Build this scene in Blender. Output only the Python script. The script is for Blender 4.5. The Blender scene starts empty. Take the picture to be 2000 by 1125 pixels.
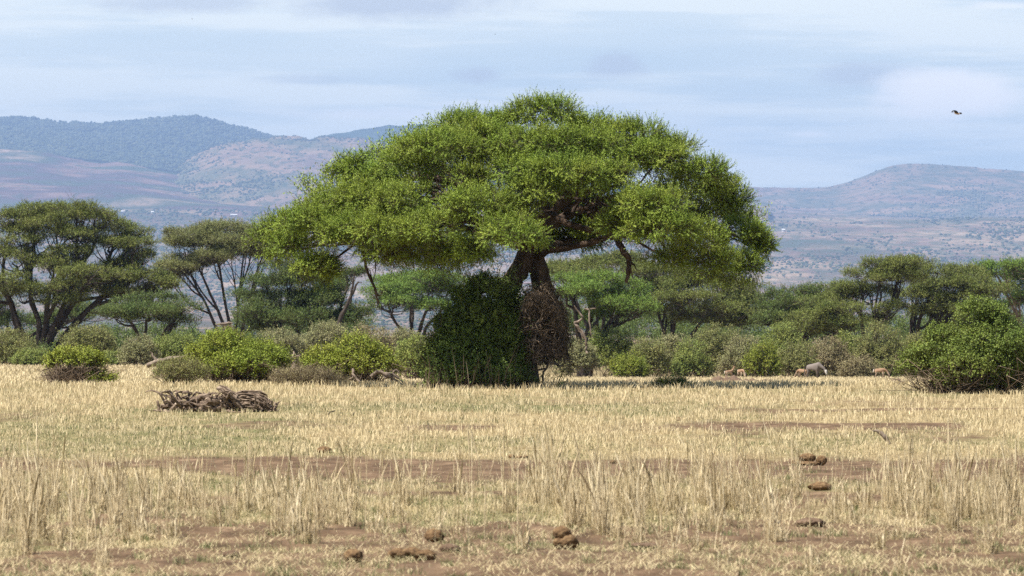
import bpy, math, random
import numpy as np
from mathutils import Vector

# ------------------------------------------------------------------ scale of the place
FPX = 8333.0          # focal length in reference pixels (2000 wide), horizon at row 630
HOR = 630.0
EYE = 2.2
C = bpy.context.scene.collection
UP = np.array([0, 0, 1.0])


def P(px, py, d):
    return np.array([(px - 1000.0) / FPX * d, d, EYE + (HOR - py) / FPX * d])


def S(px, d):                     # size of px reference pixels at distance d
    return px / FPX * d


def sstep(x, a, b):
    t = np.clip((np.asarray(x, float) - a) / (b - a), 0, 1)
    return t * t * (3 - 2 * t)


# ------------------------------------------------------------------ noise
def _hash(ix, iy, seed):
    h = (ix.astype(np.int64) * 374761393 + iy.astype(np.int64) * 668265263 + seed * 974711) & 0x7fffffff
    h = ((h ^ (h >> 13)) * 1274126177) & 0x7fffffff
    h = (h ^ (h >> 16)) & 0xffff
    return h / 65535.0


def vnoise(x, y, seed=0):
    x = np.asarray(x, float); y = np.asarray(y, float)
    ix = np.floor(x); iy = np.floor(y)
    fx = x - ix; fy = y - iy
    fx = fx * fx * (3 - 2 * fx); fy = fy * fy * (3 - 2 * fy)
    a = _hash(ix, iy, seed); b = _hash(ix + 1, iy, seed)
    c = _hash(ix, iy + 1, seed); d = _hash(ix + 1, iy + 1, seed)
    return (a + (b - a) * fx) * (1 - fy) + (c + (d - c) * fx) * fy


def fbm(x, y, seed=0, o=4):
    s = 0; a = 0.5; n = 0
    for k in range(o):
        s = s + a * vnoise(x * 2 ** k, y * 2 ** k, seed + k * 17); n += a; a *= 0.5
    return s / n                     # 0..1


def unit(v):
    return v / np.maximum(np.linalg.norm(v, axis=-1, keepdims=True), 1e-9)


# ------------------------------------------------------------------ mesh builder
class MB:
    def __init__(self):
        self.v = []; self.n = 0; self.f = {3: [], 4: []}; self.t = {3: [], 4: []}

    def add(self, V, F, tint=0.0):
        V = np.asarray(V, float).reshape(-1, 3); F = np.asarray(F, np.int64)
        k = F.shape[1]
        self.v.append(V); self.f[k].append(F + self.n); self.n += len(V)
        t = np.broadcast_to(np.asarray(tint, float), (len(F),))
        self.t[k].append(t)
        return self

    def build(self, name, mat, parent=None, smooth=False):
        V = np.concatenate(self.v)
        T3 = np.concatenate(self.f[3]) if self.f[3] else np.zeros((0, 3), np.int64)
        T4 = np.concatenate(self.f[4]) if self.f[4] else np.zeros((0, 4), np.int64)
        tint = np.concatenate((self.t[3] or [np.zeros(0)]) + (self.t[4] or [np.zeros(0)]))
        me = bpy.data.meshes.new(name)
        loops = np.concatenate([T3.ravel(), T4.ravel()]).astype(np.int32)
        npol = len(T3) + len(T4)
        o = parent_origin(parent)
        me.vertices.add(len(V)); me.vertices.foreach_set('co', (V - o).astype(np.float32).ravel())
        me.loops.add(len(loops)); me.loops.foreach_set('vertex_index', loops)
        me.polygons.add(npol)
        tot = np.concatenate([np.full(len(T3), 3), np.full(len(T4), 4)]).astype(np.int32)
        st = np.concatenate([[0], np.cumsum(tot)[:-1]]).astype(np.int32)
        me.polygons.foreach_set('loop_start', st)
        try:
            me.polygons.foreach_set('loop_total', tot)
        except Exception:
            pass
        if smooth:
            me.polygons.foreach_set('use_smooth', np.ones(npol, bool))
        a = me.attributes.new('tint', 'FLOAT', 'FACE')
        a.data.foreach_set('value', tint.astype(np.float32))
        me.update(calc_edges=True)
        ob = bpy.data.objects.new(name, me)
        C.objects.link(ob)
        if mat: me.materials.append(mat)
        if parent: ob.parent = parent
        return ob


def parent_origin(p):
    o = np.zeros(3)
    while p is not None:
        o = o + np.array(p.location); p = p.parent
    return o


def tag(o, label=None, cat=None, group=None, kind=None):
    if label: o['label'] = label
    if cat: o['category'] = cat
    if group: o['group'] = group
    if kind: o['kind'] = kind
    return o


def thing(name, label, cat, loc, group=None):
    o = bpy.data.objects.new(name, None); C.objects.link(o)
    o.empty_display_size = 0.3
    o.location = Vector([float(c) for c in loc])
    return tag(o, label, cat, group)


def tubes(mb, paths, radii, k=3, tint=1.0, rng=None, gnarl=0.0):
    """paths (N,M,3), radii (N,M): swept tapering tubes"""
    paths = np.asarray(paths, float); radii = np.asarray(radii, float)
    N, M, _ = paths.shape
    T = np.gradient(paths, axis=1); T = unit(T)
    ref = np.where(np.abs(T[:, :1, 2:3]) > 0.9, np.array([1.0, 0, 0]), np.array([0, 0, 1.0]))
    ref = np.broadcast_to(ref, T.shape)
    U = unit(np.cross(T, ref)); W = np.cross(T, U)
    ang = np.arange(k) / k * 2 * math.pi
    r = radii[:, :, None, None]
    if gnarl and rng is not None:
        r = r * (1 + gnarl * rng.uniform(-1, 1, (N, M, k, 1)))
    V = paths[:, :, None, :] + r * (np.cos(ang)[None, None, :, None] * U[:, :, None, :] + np.sin(ang)[None, None, :, None] * W[:, :, None, :])
    V = V.reshape(-1, 3)
    n, m, j = np.meshgrid(np.arange(N), np.arange(M - 1), np.arange(k), indexing='ij')
    b = n * M * k + m * k; j2 = (j + 1) % k
    F = np.stack([b + j, b + j2, b + k + j2, b + k + j], -1).reshape(-1, 4)
    mb.add(V, F, tint)
    # end caps as fans to the path end
    if k >= 5:
        for e in (0, M - 1):
            cen = paths[:, e] ; base = mb.n
            ring = V.reshape(N, M, k, 3)[:, e]
            VV = np.concatenate([ring, cen[:, None]], 1).reshape(-1, 3)
            n2, jj = np.meshgrid(np.arange(N), np.arange(k), indexing='ij')
            b2 = n2 * (k + 1)
            F3 = np.stack([b2 + jj, b2 + (jj + 1) % k, b2 + k], -1).reshape(-1, 3)
            mb.add(VV, F3, tint)


def wig(rng, pts, m=14, amp=0.1):
    """smooth wiggling path through control points"""
    pts = np.asarray(pts, float)
    n = len(pts)
    L = np.concatenate([[0], np.cumsum(np.linalg.norm(np.diff(pts, axis=0), axis=1))])
    t = np.linspace(0, L[-1], m)
    # catmull-rom
    ext = np.vstack([2 * pts[0] - pts[1], pts, 2 * pts[-1] - pts[-2]])
    out = []
    for s in t:
        i = min(max(np.searchsorted(L, s) - 1, 0), n - 2)
        u = (s - L[i]) / max(L[i + 1] - L[i], 1e-6)
        p0, p1, p2, p3 = ext[i], ext[i + 1], ext[i + 2], ext[i + 3]
        out.append(0.5 * (2 * p1 + (p2 - p0) * u + (2 * p0 - 5 * p1 + 4 * p2 - p3) * u * u + (3 * p1 - p0 - 3 * p2 + p3) * u ** 3))
    out = np.array(out)
    j = rng.normal(0, 1, (m, 3)) * amp
    j[0] = 0
    j = (j + np.roll(j, 1, 0)) / 2
    return out + j


def sprays(mb, rng, Pt, D, L, nl, ll, lw, tint, spread=0.9, bend=0.25, twig=0.006, fwd=0.8, stemfrom=0.12):
    """feathery sprigs: a thin twig with nl leaflets each"""
    N = len(Pt)
    L = np.broadcast_to(np.asarray(L, float), (N,))[:, None]
    D = unit(D)
    U = unit(np.cross(D, rng.normal(size=(N, 3)))); W = np.cross(D, U)
    bv = rng.normal(size=(N, 3)) * bend + UP * bend * 0.5
    t = (np.arange(nl)[None, :] + rng.uniform(0, 1, (N, nl))) / nl * (1 - stemfrom) + stemfrom
    phi = np.arange(nl)[None, :] * 2.4 + rng.uniform(0, 6.3, (N, 1)) + rng.normal(0, .3, (N, nl))
    rad = np.cos(phi)[..., None] * U[:, None] + np.sin(phi)[..., None] * W[:, None]
    pos = Pt[:, None] + D[:, None] * (L[:, None] * t[..., None]) + bv[:, None] * (L[:, None] * (t ** 2)[..., None])
    ld = unit(D[:, None] * fwd + rad * spread + rng.normal(0, .25, (N, nl, 3)))
    wv = unit(np.cross(ld, UP * .58 + D[:, None] * .55 + rng.normal(0, .22, (N, nl, 3))))
    l_ = ll * rng.uniform(.7, 1.25, (N, nl, 1)); w_ = lw * rng.uniform(.7, 1.25, (N, nl, 1))
    a = pos; b = pos + ld * l_ * .5 + wv * w_ * .5; c = pos + ld * l_; d = pos + ld * l_ * .5 - wv * w_ * .5
    V = np.stack([a, b, c, d], 2).reshape(-1, 3)
    F = np.arange(len(V)).reshape(-1, 4)
    tt = np.clip(np.repeat(np.broadcast_to(tint, (N,)), nl) + rng.normal(0, .035, N * nl), 0, .8)
    mb.add(V, F, tt)
    if twig > 0:
        e = Pt + D * L + bv * L
        mid = Pt + D * L * .5 + bv * L * .25
        s = U * twig
        V = np.stack([Pt - s, Pt + s, mid + s * .8, mid - s * .8, e], 1).reshape(-1, 3)
        i = np.arange(N)[:, None] * 5
        mb.add(V, np.concatenate([i, i + 1, i + 2, i + 3], 1), 1.0)
        # tip
        V2 = np.stack([mid - s * .8, mid + s * .8, e], 1).reshape(-1, 3)
        mb.add(V2, np.arange(len(V2)).reshape(-1, 3), 1.0)


def lobe_points(rng, c, r, sub, zmin=-0.25, k=1.0, shell=(.72, 1.0)):
    """clump centres on the upper shell of an ellipsoid lobe"""
    area = 4 * math.pi * ((r[0] * r[1]) ** 1.6 / 3 + (r[0] * r[2]) ** 1.6 / 3 + (r[1] * r[2]) ** 1.6 / 3) ** (1 / 1.6)
    n = max(6, int(area * (1 - zmin) / 2 / (sub * sub) * k))
    d = unit(rng.normal(size=(n * 3, 3)))
    d = d[d[:, 2] > zmin][:n]
    q = c + d * r * rng.uniform(shell[0], shell[1], (len(d), 1))
    nrm = unit(d / r)
    return q, nrm


# ------------------------------------------------------------------ materials
def newmat(name):
    m = bpy.data.materials.new(name); m.use_nodes = True
    nt = m.node_tree; nt.nodes.clear()
    return m, nt, nt.nodes, nt.links


def ramp(N, stops, interp='LINEAR'):
    r = N.new('ShaderNodeValToRGB'); r.color_ramp.interpolation = interp
    e = r.color_ramp.elements
    while len(e) > len(stops): e.remove(e[-1])
    while len(e) < len(stops): e.new(0.5)
    for x, (p, c) in zip(e, sorted(stops, key=lambda s: s[0])):
        x.position = p; x.color = (*c, 1)
    return r


def leaf_mat(name, stops, twig=(.07, .05, .035), trans=.22):
    m, nt, N, L = newmat(name)
    out = N.new('ShaderNodeOutputMaterial')
    at = N.new('ShaderNodeAttribute'); at.attribute_name = 'tint'
    r = ramp(N, list(stops) + [(.86, stops[-1][1]), (.93, twig)])
    L.new(at.outputs['Fac'], r.inputs[0])
    # large natural variation of leaf colour from branch to branch
    geo = N.new('ShaderNodeNewGeometry')
    nz = N.new('ShaderNodeTexNoise'); nz.inputs['Scale'].default_value = .55; nz.inputs['Detail'].default_value = 3
    L.new(geo.outputs['Position'], nz.inputs['Vector'])
    hs = N.new('ShaderNodeHueSaturation')
    mr = N.new('ShaderNodeMapRange'); mr.inputs[1].default_value = .3; mr.inputs[2].default_value = .7
    mr.inputs[3].default_value = .485; mr.inputs[4].default_value = .512
    L.new(nz.outputs['Fac'], mr.inputs[0]); L.new(mr.outputs[0], hs.inputs['Hue'])
    L.new(r.outputs[0], hs.inputs['Color'])
    p = N.new('ShaderNodeBsdfPrincipled'); p.inputs['Roughness'].default_value = .6
    p.inputs['Specular IOR Level'].default_value = .25
    L.new(hs.outputs[0], p.inputs['Base Color'])
    t = N.new('ShaderNodeBsdfTranslucent'); L.new(hs.outputs[0], t.inputs['Color'])
    mx = N.new('ShaderNodeMixShader'); mx.inputs[0].default_value = trans
    L.new(p.outputs[0], mx.inputs[1]); L.new(t.outputs[0], mx.inputs[2]); L.new(mx.outputs[0], out.inputs[0])
    return m


def rough_mat(name, stops, scale=8.0, stretch=(1, 1, 1), bump=.4, rough=.9, detail=6, use_tint=False, bdist=.05):
    m, nt, N, L = newmat(name)
    out = N.new('ShaderNodeOutputMaterial')
    tc = N.new('ShaderNodeTexCoord'); mp = N.new('ShaderNodeMapping'); mp.inputs['Scale'].default_value = stretch
    L.new(tc.outputs['Object'], mp.inputs[0])
    nz = N.new('ShaderNodeTexNoise'); nz.inputs['Scale'].default_value = scale; nz.inputs['Detail'].default_value = detail
    nz.inputs['Roughness'].default_value = .65
    L.new(mp.outputs[0], nz.inputs['Vector'])
    r = ramp(N, stops)
    if use_tint:
        at = N.new('ShaderNodeAttribute'); at.attribute_name = 'tint'
        ad = N.new('ShaderNodeMath'); ad.operation = 'ADD'
        sb = N.new('ShaderNodeMath'); sb.operation = 'MULTIPLY_ADD'; sb.inputs[1].default_value = .5; sb.inputs[2].default_value = -.25
        L.new(nz.outputs['Fac'], sb.inputs[0]); L.new(sb.outputs[0], ad.inputs[0]); L.new(at.outputs['Fac'], ad.inputs[1])
        L.new(ad.outputs[0], r.inputs[0])
    else:
        mr = N.new('ShaderNodeMapRange'); mr.inputs[1].default_value = .3; mr.inputs[2].default_value = .7
        L.new(nz.outputs['Fac'], mr.inputs[0]); L.new(mr.outputs[0], r.inputs[0])
    p = N.new('ShaderNodeBsdfPrincipled'); p.inputs['Roughness'].default_value = rough
    p.inputs['Specular IOR Level'].default_value = .2
    L.new(r.outputs[0], p.inputs['Base Color'])
    if bump:
        b = N.new('ShaderNodeBump'); b.inputs['Strength'].default_value = bump; b.inputs['Distance'].default_value = bdist
        L.new(nz.outputs['Fac'], b.inputs['Height']); L.new(b.outputs[0], p.inputs['Normal'])
    L.new(p.outputs[0], out.inputs[0])
    return m


def tint_mat(name, stops, trans=0.2):
    m, nt, N, L = newmat(name)
    out = N.new('ShaderNodeOutputMaterial')
    at = N.new('ShaderNodeAttribute'); at.attribute_name = 'tint'
    r = ramp(N, stops); L.new(at.outputs['Fac'], r.inputs[0])
    p = N.new('ShaderNodeBsdfPrincipled'); p.inputs['Roughness'].default_value = .7
    p.inputs['Specular IOR Level'].default_value = .2
    L.new(r.outputs[0], p.inputs['Base Color'])
    if trans:
        t = N.new('ShaderNodeBsdfTranslucent'); L.new(r.outputs[0], t.inputs['Color'])
        mx = N.new('ShaderNodeMixShader'); mx.inputs[0].default_value = trans
        L.new(p.outputs[0], mx.inputs[1]); L.new(t.outputs[0], mx.inputs[2]); L.new(mx.outputs[0], out.inputs[0])
    else:
        L.new(p.outputs[0], out.inputs[0])
    return m


M = {}
M['crown'] = leaf_mat('acacia_leaf', [(0, (0.107, 0.159, 0.024)), (.4, (0.208, 0.285, 0.034)), (.8, (0.326, 0.393, 0.061))], trans=.12)
M['crown_bright'] = leaf_mat('bright_acacia_leaf', [(0, (0.104, 0.176, 0.033)), (.4, (0.169, 0.273, 0.046)), (.8, (0.260, 0.351, 0.065))])
M['crown_olive'] = leaf_mat('olive_acacia_leaf', [(0, (0.090, 0.120, 0.026)), (.4, (0.174, 0.210, 0.046)), (.8, (0.282, 0.300, 0.084))], twig=(.09, .07, .05))
M['crown_grey'] = leaf_mat('grey_acacia_leaf', [(0, (0.119, 0.142, 0.050)), (.4, (0.214, 0.232, 0.081)), (.8, (0.309, 0.315, 0.131))], twig=(.10, .08, .06))
M['crown_dark'] = leaf_mat('dark_acacia_leaf', [(0, (0.063, 0.098, 0.023)), (.4, (0.115, 0.167, 0.040)), (.8, (0.196, 0.236, 0.063))])
M['mound'] = leaf_mat('creeper_leaf', [(0, (0.066, 0.109, 0.021)), (.4, (0.131, 0.198, 0.036)), (.8, (0.229, 0.302, 0.062))])
M['bush_bright'] = leaf_mat('bright_shrub_leaf', [(0, (0.134, 0.174, 0.025)), (.4, (0.258, 0.314, 0.039)), (.8, (0.403, 0.426, 0.078))])
M['bush_round'] = leaf_mat('round_shrub_leaf', [(0, (0.090, 0.129, 0.028)), (.4, (0.168, 0.224, 0.039)), (.8, (0.280, 0.325, 0.067))])
M['bush_olive'] = leaf_mat('olive_shrub_leaf', [(0, (0.139, 0.156, 0.049)), (.4, (0.244, 0.261, 0.082)), (.8, (0.391, 0.383, 0.139))], twig=(.13, .10, .07))
M['bush_grey'] = leaf_mat('grey_shrub_leaf', [(0, (0.196, 0.205, 0.091)), (.4, (0.310, 0.310, 0.139)), (.8, (0.457, 0.432, 0.212))], twig=(.14, .11, .08))
M['bush_green'] = leaf_mat('green_shrub_leaf', [(0, (0.139, 0.188, 0.049)), (.4, (0.253, 0.310, 0.073)), (.8, (0.408, 0.440, 0.123))])
M['bush_brown'] = leaf_mat('brown_shrub_leaf', [(0, (0.196, 0.164, 0.091)), (.4, (0.310, 0.270, 0.139)), (.8, (0.440, 0.383, 0.196))], twig=(.15, .11, .08))
M['bark'] = rough_mat('dark_bark', [(0, (.022, .015, .011)), (.5, (.055, .037, .026)), (1, (.13, .088, .06))], 5, (1, 1, .25), .8)
M['bark_far'] = rough_mat('grey_brown_bark', [(0, (.025, .019, .016)), (.6, (.05, .038, .03)), (1, (.10, .08, .065))], 2, (1, 1, .4), .5)
M['bark_pale'] = rough_mat('pale_bark', [(0, (.10, .075, .055)), (.5, (.20, .155, .12)), (1, (.36, .29, .23))], 3, (1, 1, .4), .5)
M['deadwood'] = rough_mat('weathered_wood', [(0, (.04, .027, .019)), (.35, (.125, .088, .062)), (.7, (.25, .185, .135)), (1, (.46, .37, .285))], 9, (1, 1, 2.5), 1.0, bdist=.03)
M['twig'] = tint_mat('dry_twig', [(0, (.07, .05, .035)), (.5, (.15, .11, .075)), (1, (.27, .20, .14))], 0)
M['dung'] = rough_mat('dry_dung', [(0, (.06, .035, .018)), (.5, (.15, .09, .045)), (1, (.27, .18, .09))], 22, (1, 1, 1), 1.0, bdist=.02)
M['soil'] = rough_mat('red_brown_soil', [(0, (.075, .046, .03)), (.5, (.13, .084, .055)), (1, (.21, .145, .095))], 6, (1, 1, 1), .8)

# ------------------------------------------------------------------ ground
KD = np.log(np.array([150, 200, 300, 430, 700, 8000, 15000, 26000, 33000.]))
KL = np.array([752.2, 742, 726, 713, 690, 652, 590, 402, 385.])
KR = np.array([752.2, 749.6, 745.5, 738, 690, 652, 595, 432, 422.])


def yimg(px, d):
    px = np.asarray(px, float); d = np.asarray(d, float)
    near = HOR + EYE * FPX / np.maximum(d, 1)
    l = np.log(np.maximum(d, 1))
    w = sstep(px, 250, 1050)
    far = np.interp(l, KD, KL) * (1 - w) + np.interp(l, KD, KR) * w
    return np.where(d <= 150, near, far)


def gz(x, d):
    """height of the ground at world x, distance d"""
    x = np.asarray(x, float); d = np.asarray(d, float)
    px = 1000 + x / d * FPX
    z = EYE - (yimg(px, d) - HOR) / FPX * d
    bumpy = (fbm(x * .9, d * .9, 3) - .5) * .07 + (fbm(x * .13, d * .13, 9, 3) - .5) * .16
    z = z + bumpy * sstep(d, 20, 40) * (1 - sstep(d, 110, 150) * .6) * (1 - sstep(d, 400, 600))
    z = z + (fbm(x * .001, d * .0005, 5) - .5) * .004 * np.maximum(d - 700, 0)
    return z


def gpt(px, d, dz=0.0):
    x = (px - 1000.0) / FPX * d
    return np.array([x, d, float(gz(x, d)) + dz])


def dy(y):                            # distance whose flat ground shows at row y
    return EYE * FPX / (y - HOR)


def soil_mask(x, d):
    """where the grass is worn away: 0 grass, 1 bare red-brown soil"""
    px = 1000 + x / d * FPX
    n = fbm(x * .35, d * .12, 31); n2 = fbm(x * 1.6, d * .5, 37); n3 = fbm(x * 5, d * 1.6, 41, 3)
    yy = HOR + EYE * FPX / d                 # row of flat ground
    c = 914 + 10 * sstep(px, 1100, 1800) - 6 * (1 - sstep(px, 300, 900)) + (n - .5) * 16
    w = 11 + 11 * sstep(px, 1000, 1700) + 3 * sstep(px, 300, 700)
    tr = np.exp(-((yy - c) / w) ** 2) * (0.35 + 0.65 * sstep(px, 150, 650)) * 1.7
    c2 = 972 + (n - .5) * 20
    tr2 = np.exp(-((yy - c2) / 6) ** 2) * (sstep(px, 620, 720) * (1 - sstep(px, 1040, 1120)) + sstep(px, 1500, 1560) * (1 - sstep(px, 1740, 1800))) * 1.0
    c3 = 833 + (n - .5) * 10
    tr3 = np.exp(-((yy - c3) / 6) ** 2) * (sstep(px, 1280, 1420) * (1 - sstep(px, 1800, 1950)) + .6 * sstep(px, 740, 800) * (1 - sstep(px, 950, 1010))) * 1.1
    c4 = 801 + (n - .5) * 8
    tr4 = np.exp(-((yy - c4) / 2.5) ** 2) * sstep(px, 1450, 1600) * .75
    fore = sstep(yy, 1012, 1058) * (0.45 + 1.4 * (sstep(n2, .32, .52)))
    fore2 = sstep(yy, 1075, 1120) * .35
    patch = sstep(n, .54, .70) * .8 * (1 - sstep(d, 100, 160))
    m = tr + tr2 + tr3 + tr4 + fore + fore2 + patch * .55 + (n3 - .5) * .5 + (n2 - .5) * .35
    m = m * (1 - sstep(d, 150, 260) * .8)
    return np.clip(m, 0, 1)


def green_mask(x, d):
    yy = HOR + EYE * FPX / d
    n = fbm(x * .16 + 7, d * .045, 51); n2 = fbm(x * 1.1, d * .45, 57)
    bands = .40 * np.exp(-((yy - 868) / 17) ** 2) + .25 * np.exp(-((yy - 800) / 9) ** 2) + .35 * np.exp(-((yy - 948) / 11) ** 2) + .18 * np.exp(-((yy - 773) / 4) ** 2)
    g = (n - .5) * 1.8 + (n2 - .5) * 1.4 + .20 + bands
    return np.clip(g, 0, 1) * (1 - sstep(d, 140, 200) * .75)


def make_ground():
    r1 = np.exp(np.linspace(math.log(26), math.log(175), 430))
    r2 = np.exp(np.linspace(math.log(176), math.log(33000), 210))
    D = np.concatenate([[12, 18, 22], r1, r2]); nd = len(D)
    px = np.concatenate([np.linspace(-2600, -160, 60), np.linspace(-150, 2150, 440), np.linspace(2160, 4600, 60)])
    nx = len(px)
    dd, pp = np.meshgrid(D, px, indexing='ij')
    x = (pp - 1000) / FPX * dd
    z = gz(x, dd)
    V = np.stack([x, dd, z], -1).reshape(-1, 3)
    i, j = np.meshgrid(np.arange(nd - 1), np.arange(nx - 1), indexing='ij')
    a = i * nx + j
    F = np.stack([a, a + 1, a + nx + 1, a + nx], -1).reshape(-1, 4)
    mb = MB(); mb.add(V, F, 0.0)
    g = mb.build('ground', ground_mat(), None, True)
    for nm, val in (('soil', soil_mask(x, dd)), ('green', green_mask(x, dd)), ('far', sstep(dd, 350, 900))):
        at = g.data.attributes.new(nm, 'FLOAT', 'POINT'); at.data.foreach_set('value', val.ravel().astype(np.float32))
    tag(g, kind='structure')


def far_color(N, L, pos):
    """dry fields, bush and red soil of the far plain, long streaks across the view"""
    def nz(scale, st, det=5, rough=.6):
        mp = N.new('ShaderNodeMapping'); mp.inputs['Scale'].default_value = st
        L.new(pos, mp.inputs[0])
        n = N.new('ShaderNodeTexNoise'); n.inputs['Scale'].default_value = scale; n.inputs['Detail'].default_value = det
        n.inputs['Roughness'].default_value = rough
        L.new(mp.outputs[0], n.inputs['Vector']); return n.outputs['Fac']
    a = nz(.00055, (1, .55, 3)); b = nz(.0013, (1, .35, 3)); c = nz(.012, (1, .25, 1))
    r1 = ramp(N, [(.36, (.06, .075, .035)), (.45, (.14, .075, .065)), (.52, (.22, .14, .10)), (.58, (.34, .25, .165)), (.66, (.15, .09, .075))])
    L.new(a, r1.inputs[0])
    r2 = ramp(N, [(.42, (.05, .065, .03)), (.50, (.19, .125, .085)), (.57, (.36, .27, .18)), (.64, (.14, .085, .07))])
    L.new(b, r2.inputs[0])
    m1 = N.new('ShaderNodeMixRGB'); m1.inputs[0].default_value = .55
    L.new(r1.outputs[0], m1.inputs[1]); L.new(r2.outputs[0], m1.inputs[2])
    r3 = ramp(N, [(.45, (0, 0, 0)), (.60, (1, 1, 1))]); L.new(c, r3.inputs[0])
    m2 = N.new('ShaderNodeMixRGB'); m2.inputs[2].default_value = (.055, .075, .035, 1)
    mu = N.new('ShaderNodeMath'); mu.operation = 'MULTIPLY'; mu.inputs[1].default_value = .7
    L.new(r3.outputs[0], mu.inputs[0]); L.new(mu.outputs[0], m2.inputs[0]); L.new(m1.outputs[0], m2.inputs[1])
    return m2.outputs[0]


def ground_mat():
    m, nt, N, L = newmat('savanna_ground')
    out = N.new('ShaderNodeOutputMaterial')
    geo = N.new('ShaderNodeNewGeometry'); pos = geo.outputs['Position']

    def attr(n):
        a = N.new('ShaderNodeAttribute'); a.attribute_name = n; return a.outputs['Fac']

    def nz(scale, st=(1, 1, 1), det=6, rough=.65):
        mp = N.new('ShaderNodeMapping'); mp.inputs['Scale'].default_value = st; L.new(pos, mp.inputs[0])
        n = N.new('ShaderNodeTexNoise'); n.inputs['Scale'].default_value = scale; n.inputs['Detail'].default_value = det
        n.inputs['Roughness'].default_value = rough
        L.new(mp.outputs[0], n.inputs['Vector']); return n.outputs['Fac']

    def mix(f, a, b):
        x = N.new('ShaderNodeMixRGB')
        for k, v in ((0, f), (1, a), (2, b)):
            if isinstance(v, tuple): x.inputs[k].default_value = (*v, 1)
            elif isinstance(v, float): x.inputs[k].default_value = v
            else: L.new(v, x.inputs[k])
        return x.outputs[0]
    fine = nz(9, (1, .4, 1)); mid = nz(2.2, (1, .45, 1))
    straw = ramp(N, [(.3, (.11, .08, .042)), (.5, (.25, .19, .10)), (.7, (.42, .33, .18))]); L.new(fine, straw.inputs[0])
    green = ramp(N, [(.3, (.075, .075, .032)), (.55, (.15, .145, .062)), (.75, (.26, .24, .11))]); L.new(fine, green.inputs[0])
    soil = ramp(N, [(.3, (.055, .034, .020)), (.45, (.105, .067, .040)), (.6, (.165, .108, .066)), (.75, (.30, .21, .13))]); L.new(mid, soil.inputs[0])
    gmask = N.new('ShaderNodeMath'); gmask.operation = 'MULTIPLY'; gmask.inputs[1].default_value = .9; L.new(attr('green'), gmask.inputs[0])
    col = mix(gmask.outputs[0], straw.outputs[0], green.outputs[0])
    sm = N.new('ShaderNodeMath'); sm.operation = 'MULTIPLY_ADD'; sm.inputs[1].default_value = .8; sm.inputs[2].default_value = -.4; L.new(fine, sm.inputs[0])
    sa = N.new('ShaderNodeMath'); sa.operation = 'ADD'; L.new(sm.outputs[0], sa.inputs[0]); L.new(attr('soil'), sa.inputs[1]); sa.use_clamp = True
    sr = ramp(N, [(.25, (0, 0, 0)), (.6, (1, 1, 1))]); L.new(sa.outputs[0], sr.inputs[0])
    col = mix(sr.outputs[0], col, soil.outputs[0])
    col = mix(attr('far'), col, far_color(N, L, pos))
    p = N.new('ShaderNodeBsdfPrincipled'); p.inputs['Roughness'].default_value = .95; p.inputs['Specular IOR Level'].default_value = .1
    L.new(col, p.inputs['Base Color'])
    b = N.new('ShaderNodeBump'); b.inputs['Strength'].default_value = .6; b.inputs['Distance'].default_value = .06
    L.new(fine, b.inputs['Height']); L.new(b.outputs[0], p.inputs['Normal'])
    L.new(p.outputs[0], out.inputs[0])
    return m


make_ground()

# ------------------------------------------------------------------ grass
def blades(mb, rng, B, H, W, lean, tint):
    """curved grass blades rooted at B"""
    N = len(B)
    th = rng.uniform(0, math.pi * 2, N)
    ld = np.stack([np.cos(th), np.sin(th), np.zeros(N)], 1)
    fa = rng.uniform(-1.0, 1.0, N)                # blade width mostly across the view
    wd = np.stack([np.cos(fa), np.sin(fa), np.zeros(N)], 1)
    H = H[:, None]; ln = (H[:, 0] * lean)[:, None]; w = W[:, None] * wd
    m = B + UP * H * .55 + ld * ln * .35
    t = B + UP * H * np.maximum(1 - .25 * (lean[:, None] ** 2), .15) + ld * ln
    V = np.stack([B - w * .5, B + w * .5, m + w * .4, m - w * .4, t], 1).reshape(-1, 3)
    i = np.arange(N)[:, None] * 5
    mb.add(V, np.concatenate([i, i + 1, i + 2, i + 3], 1), tint)
    V2 = np.stack([m - w * .4, m + w * .4, t], 1).reshape(-1, 3)
    mb.add(V2, np.arange(len(V2)).reshape(-1, 3), tint)


GRASS = tint_mat('savanna_grass', [(0, (.77, .65, .42)), (.25, (.63, .52, .31)), (.45, (.46, .38, .21)), (.6, (.28, .265, .13)), (.8, (.19, .20, .09)), (1, (.14, .165, .06))], .25)
STRAW = tint_mat('tall_dry_grass', [(0, (.88, .765, .53)), (.4, (.72, .59, .375)), (.7, (.44, .345, .19)), (1, (.22, .18, .085))], .25)
rng = np.random.default_rng(11)


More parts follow.
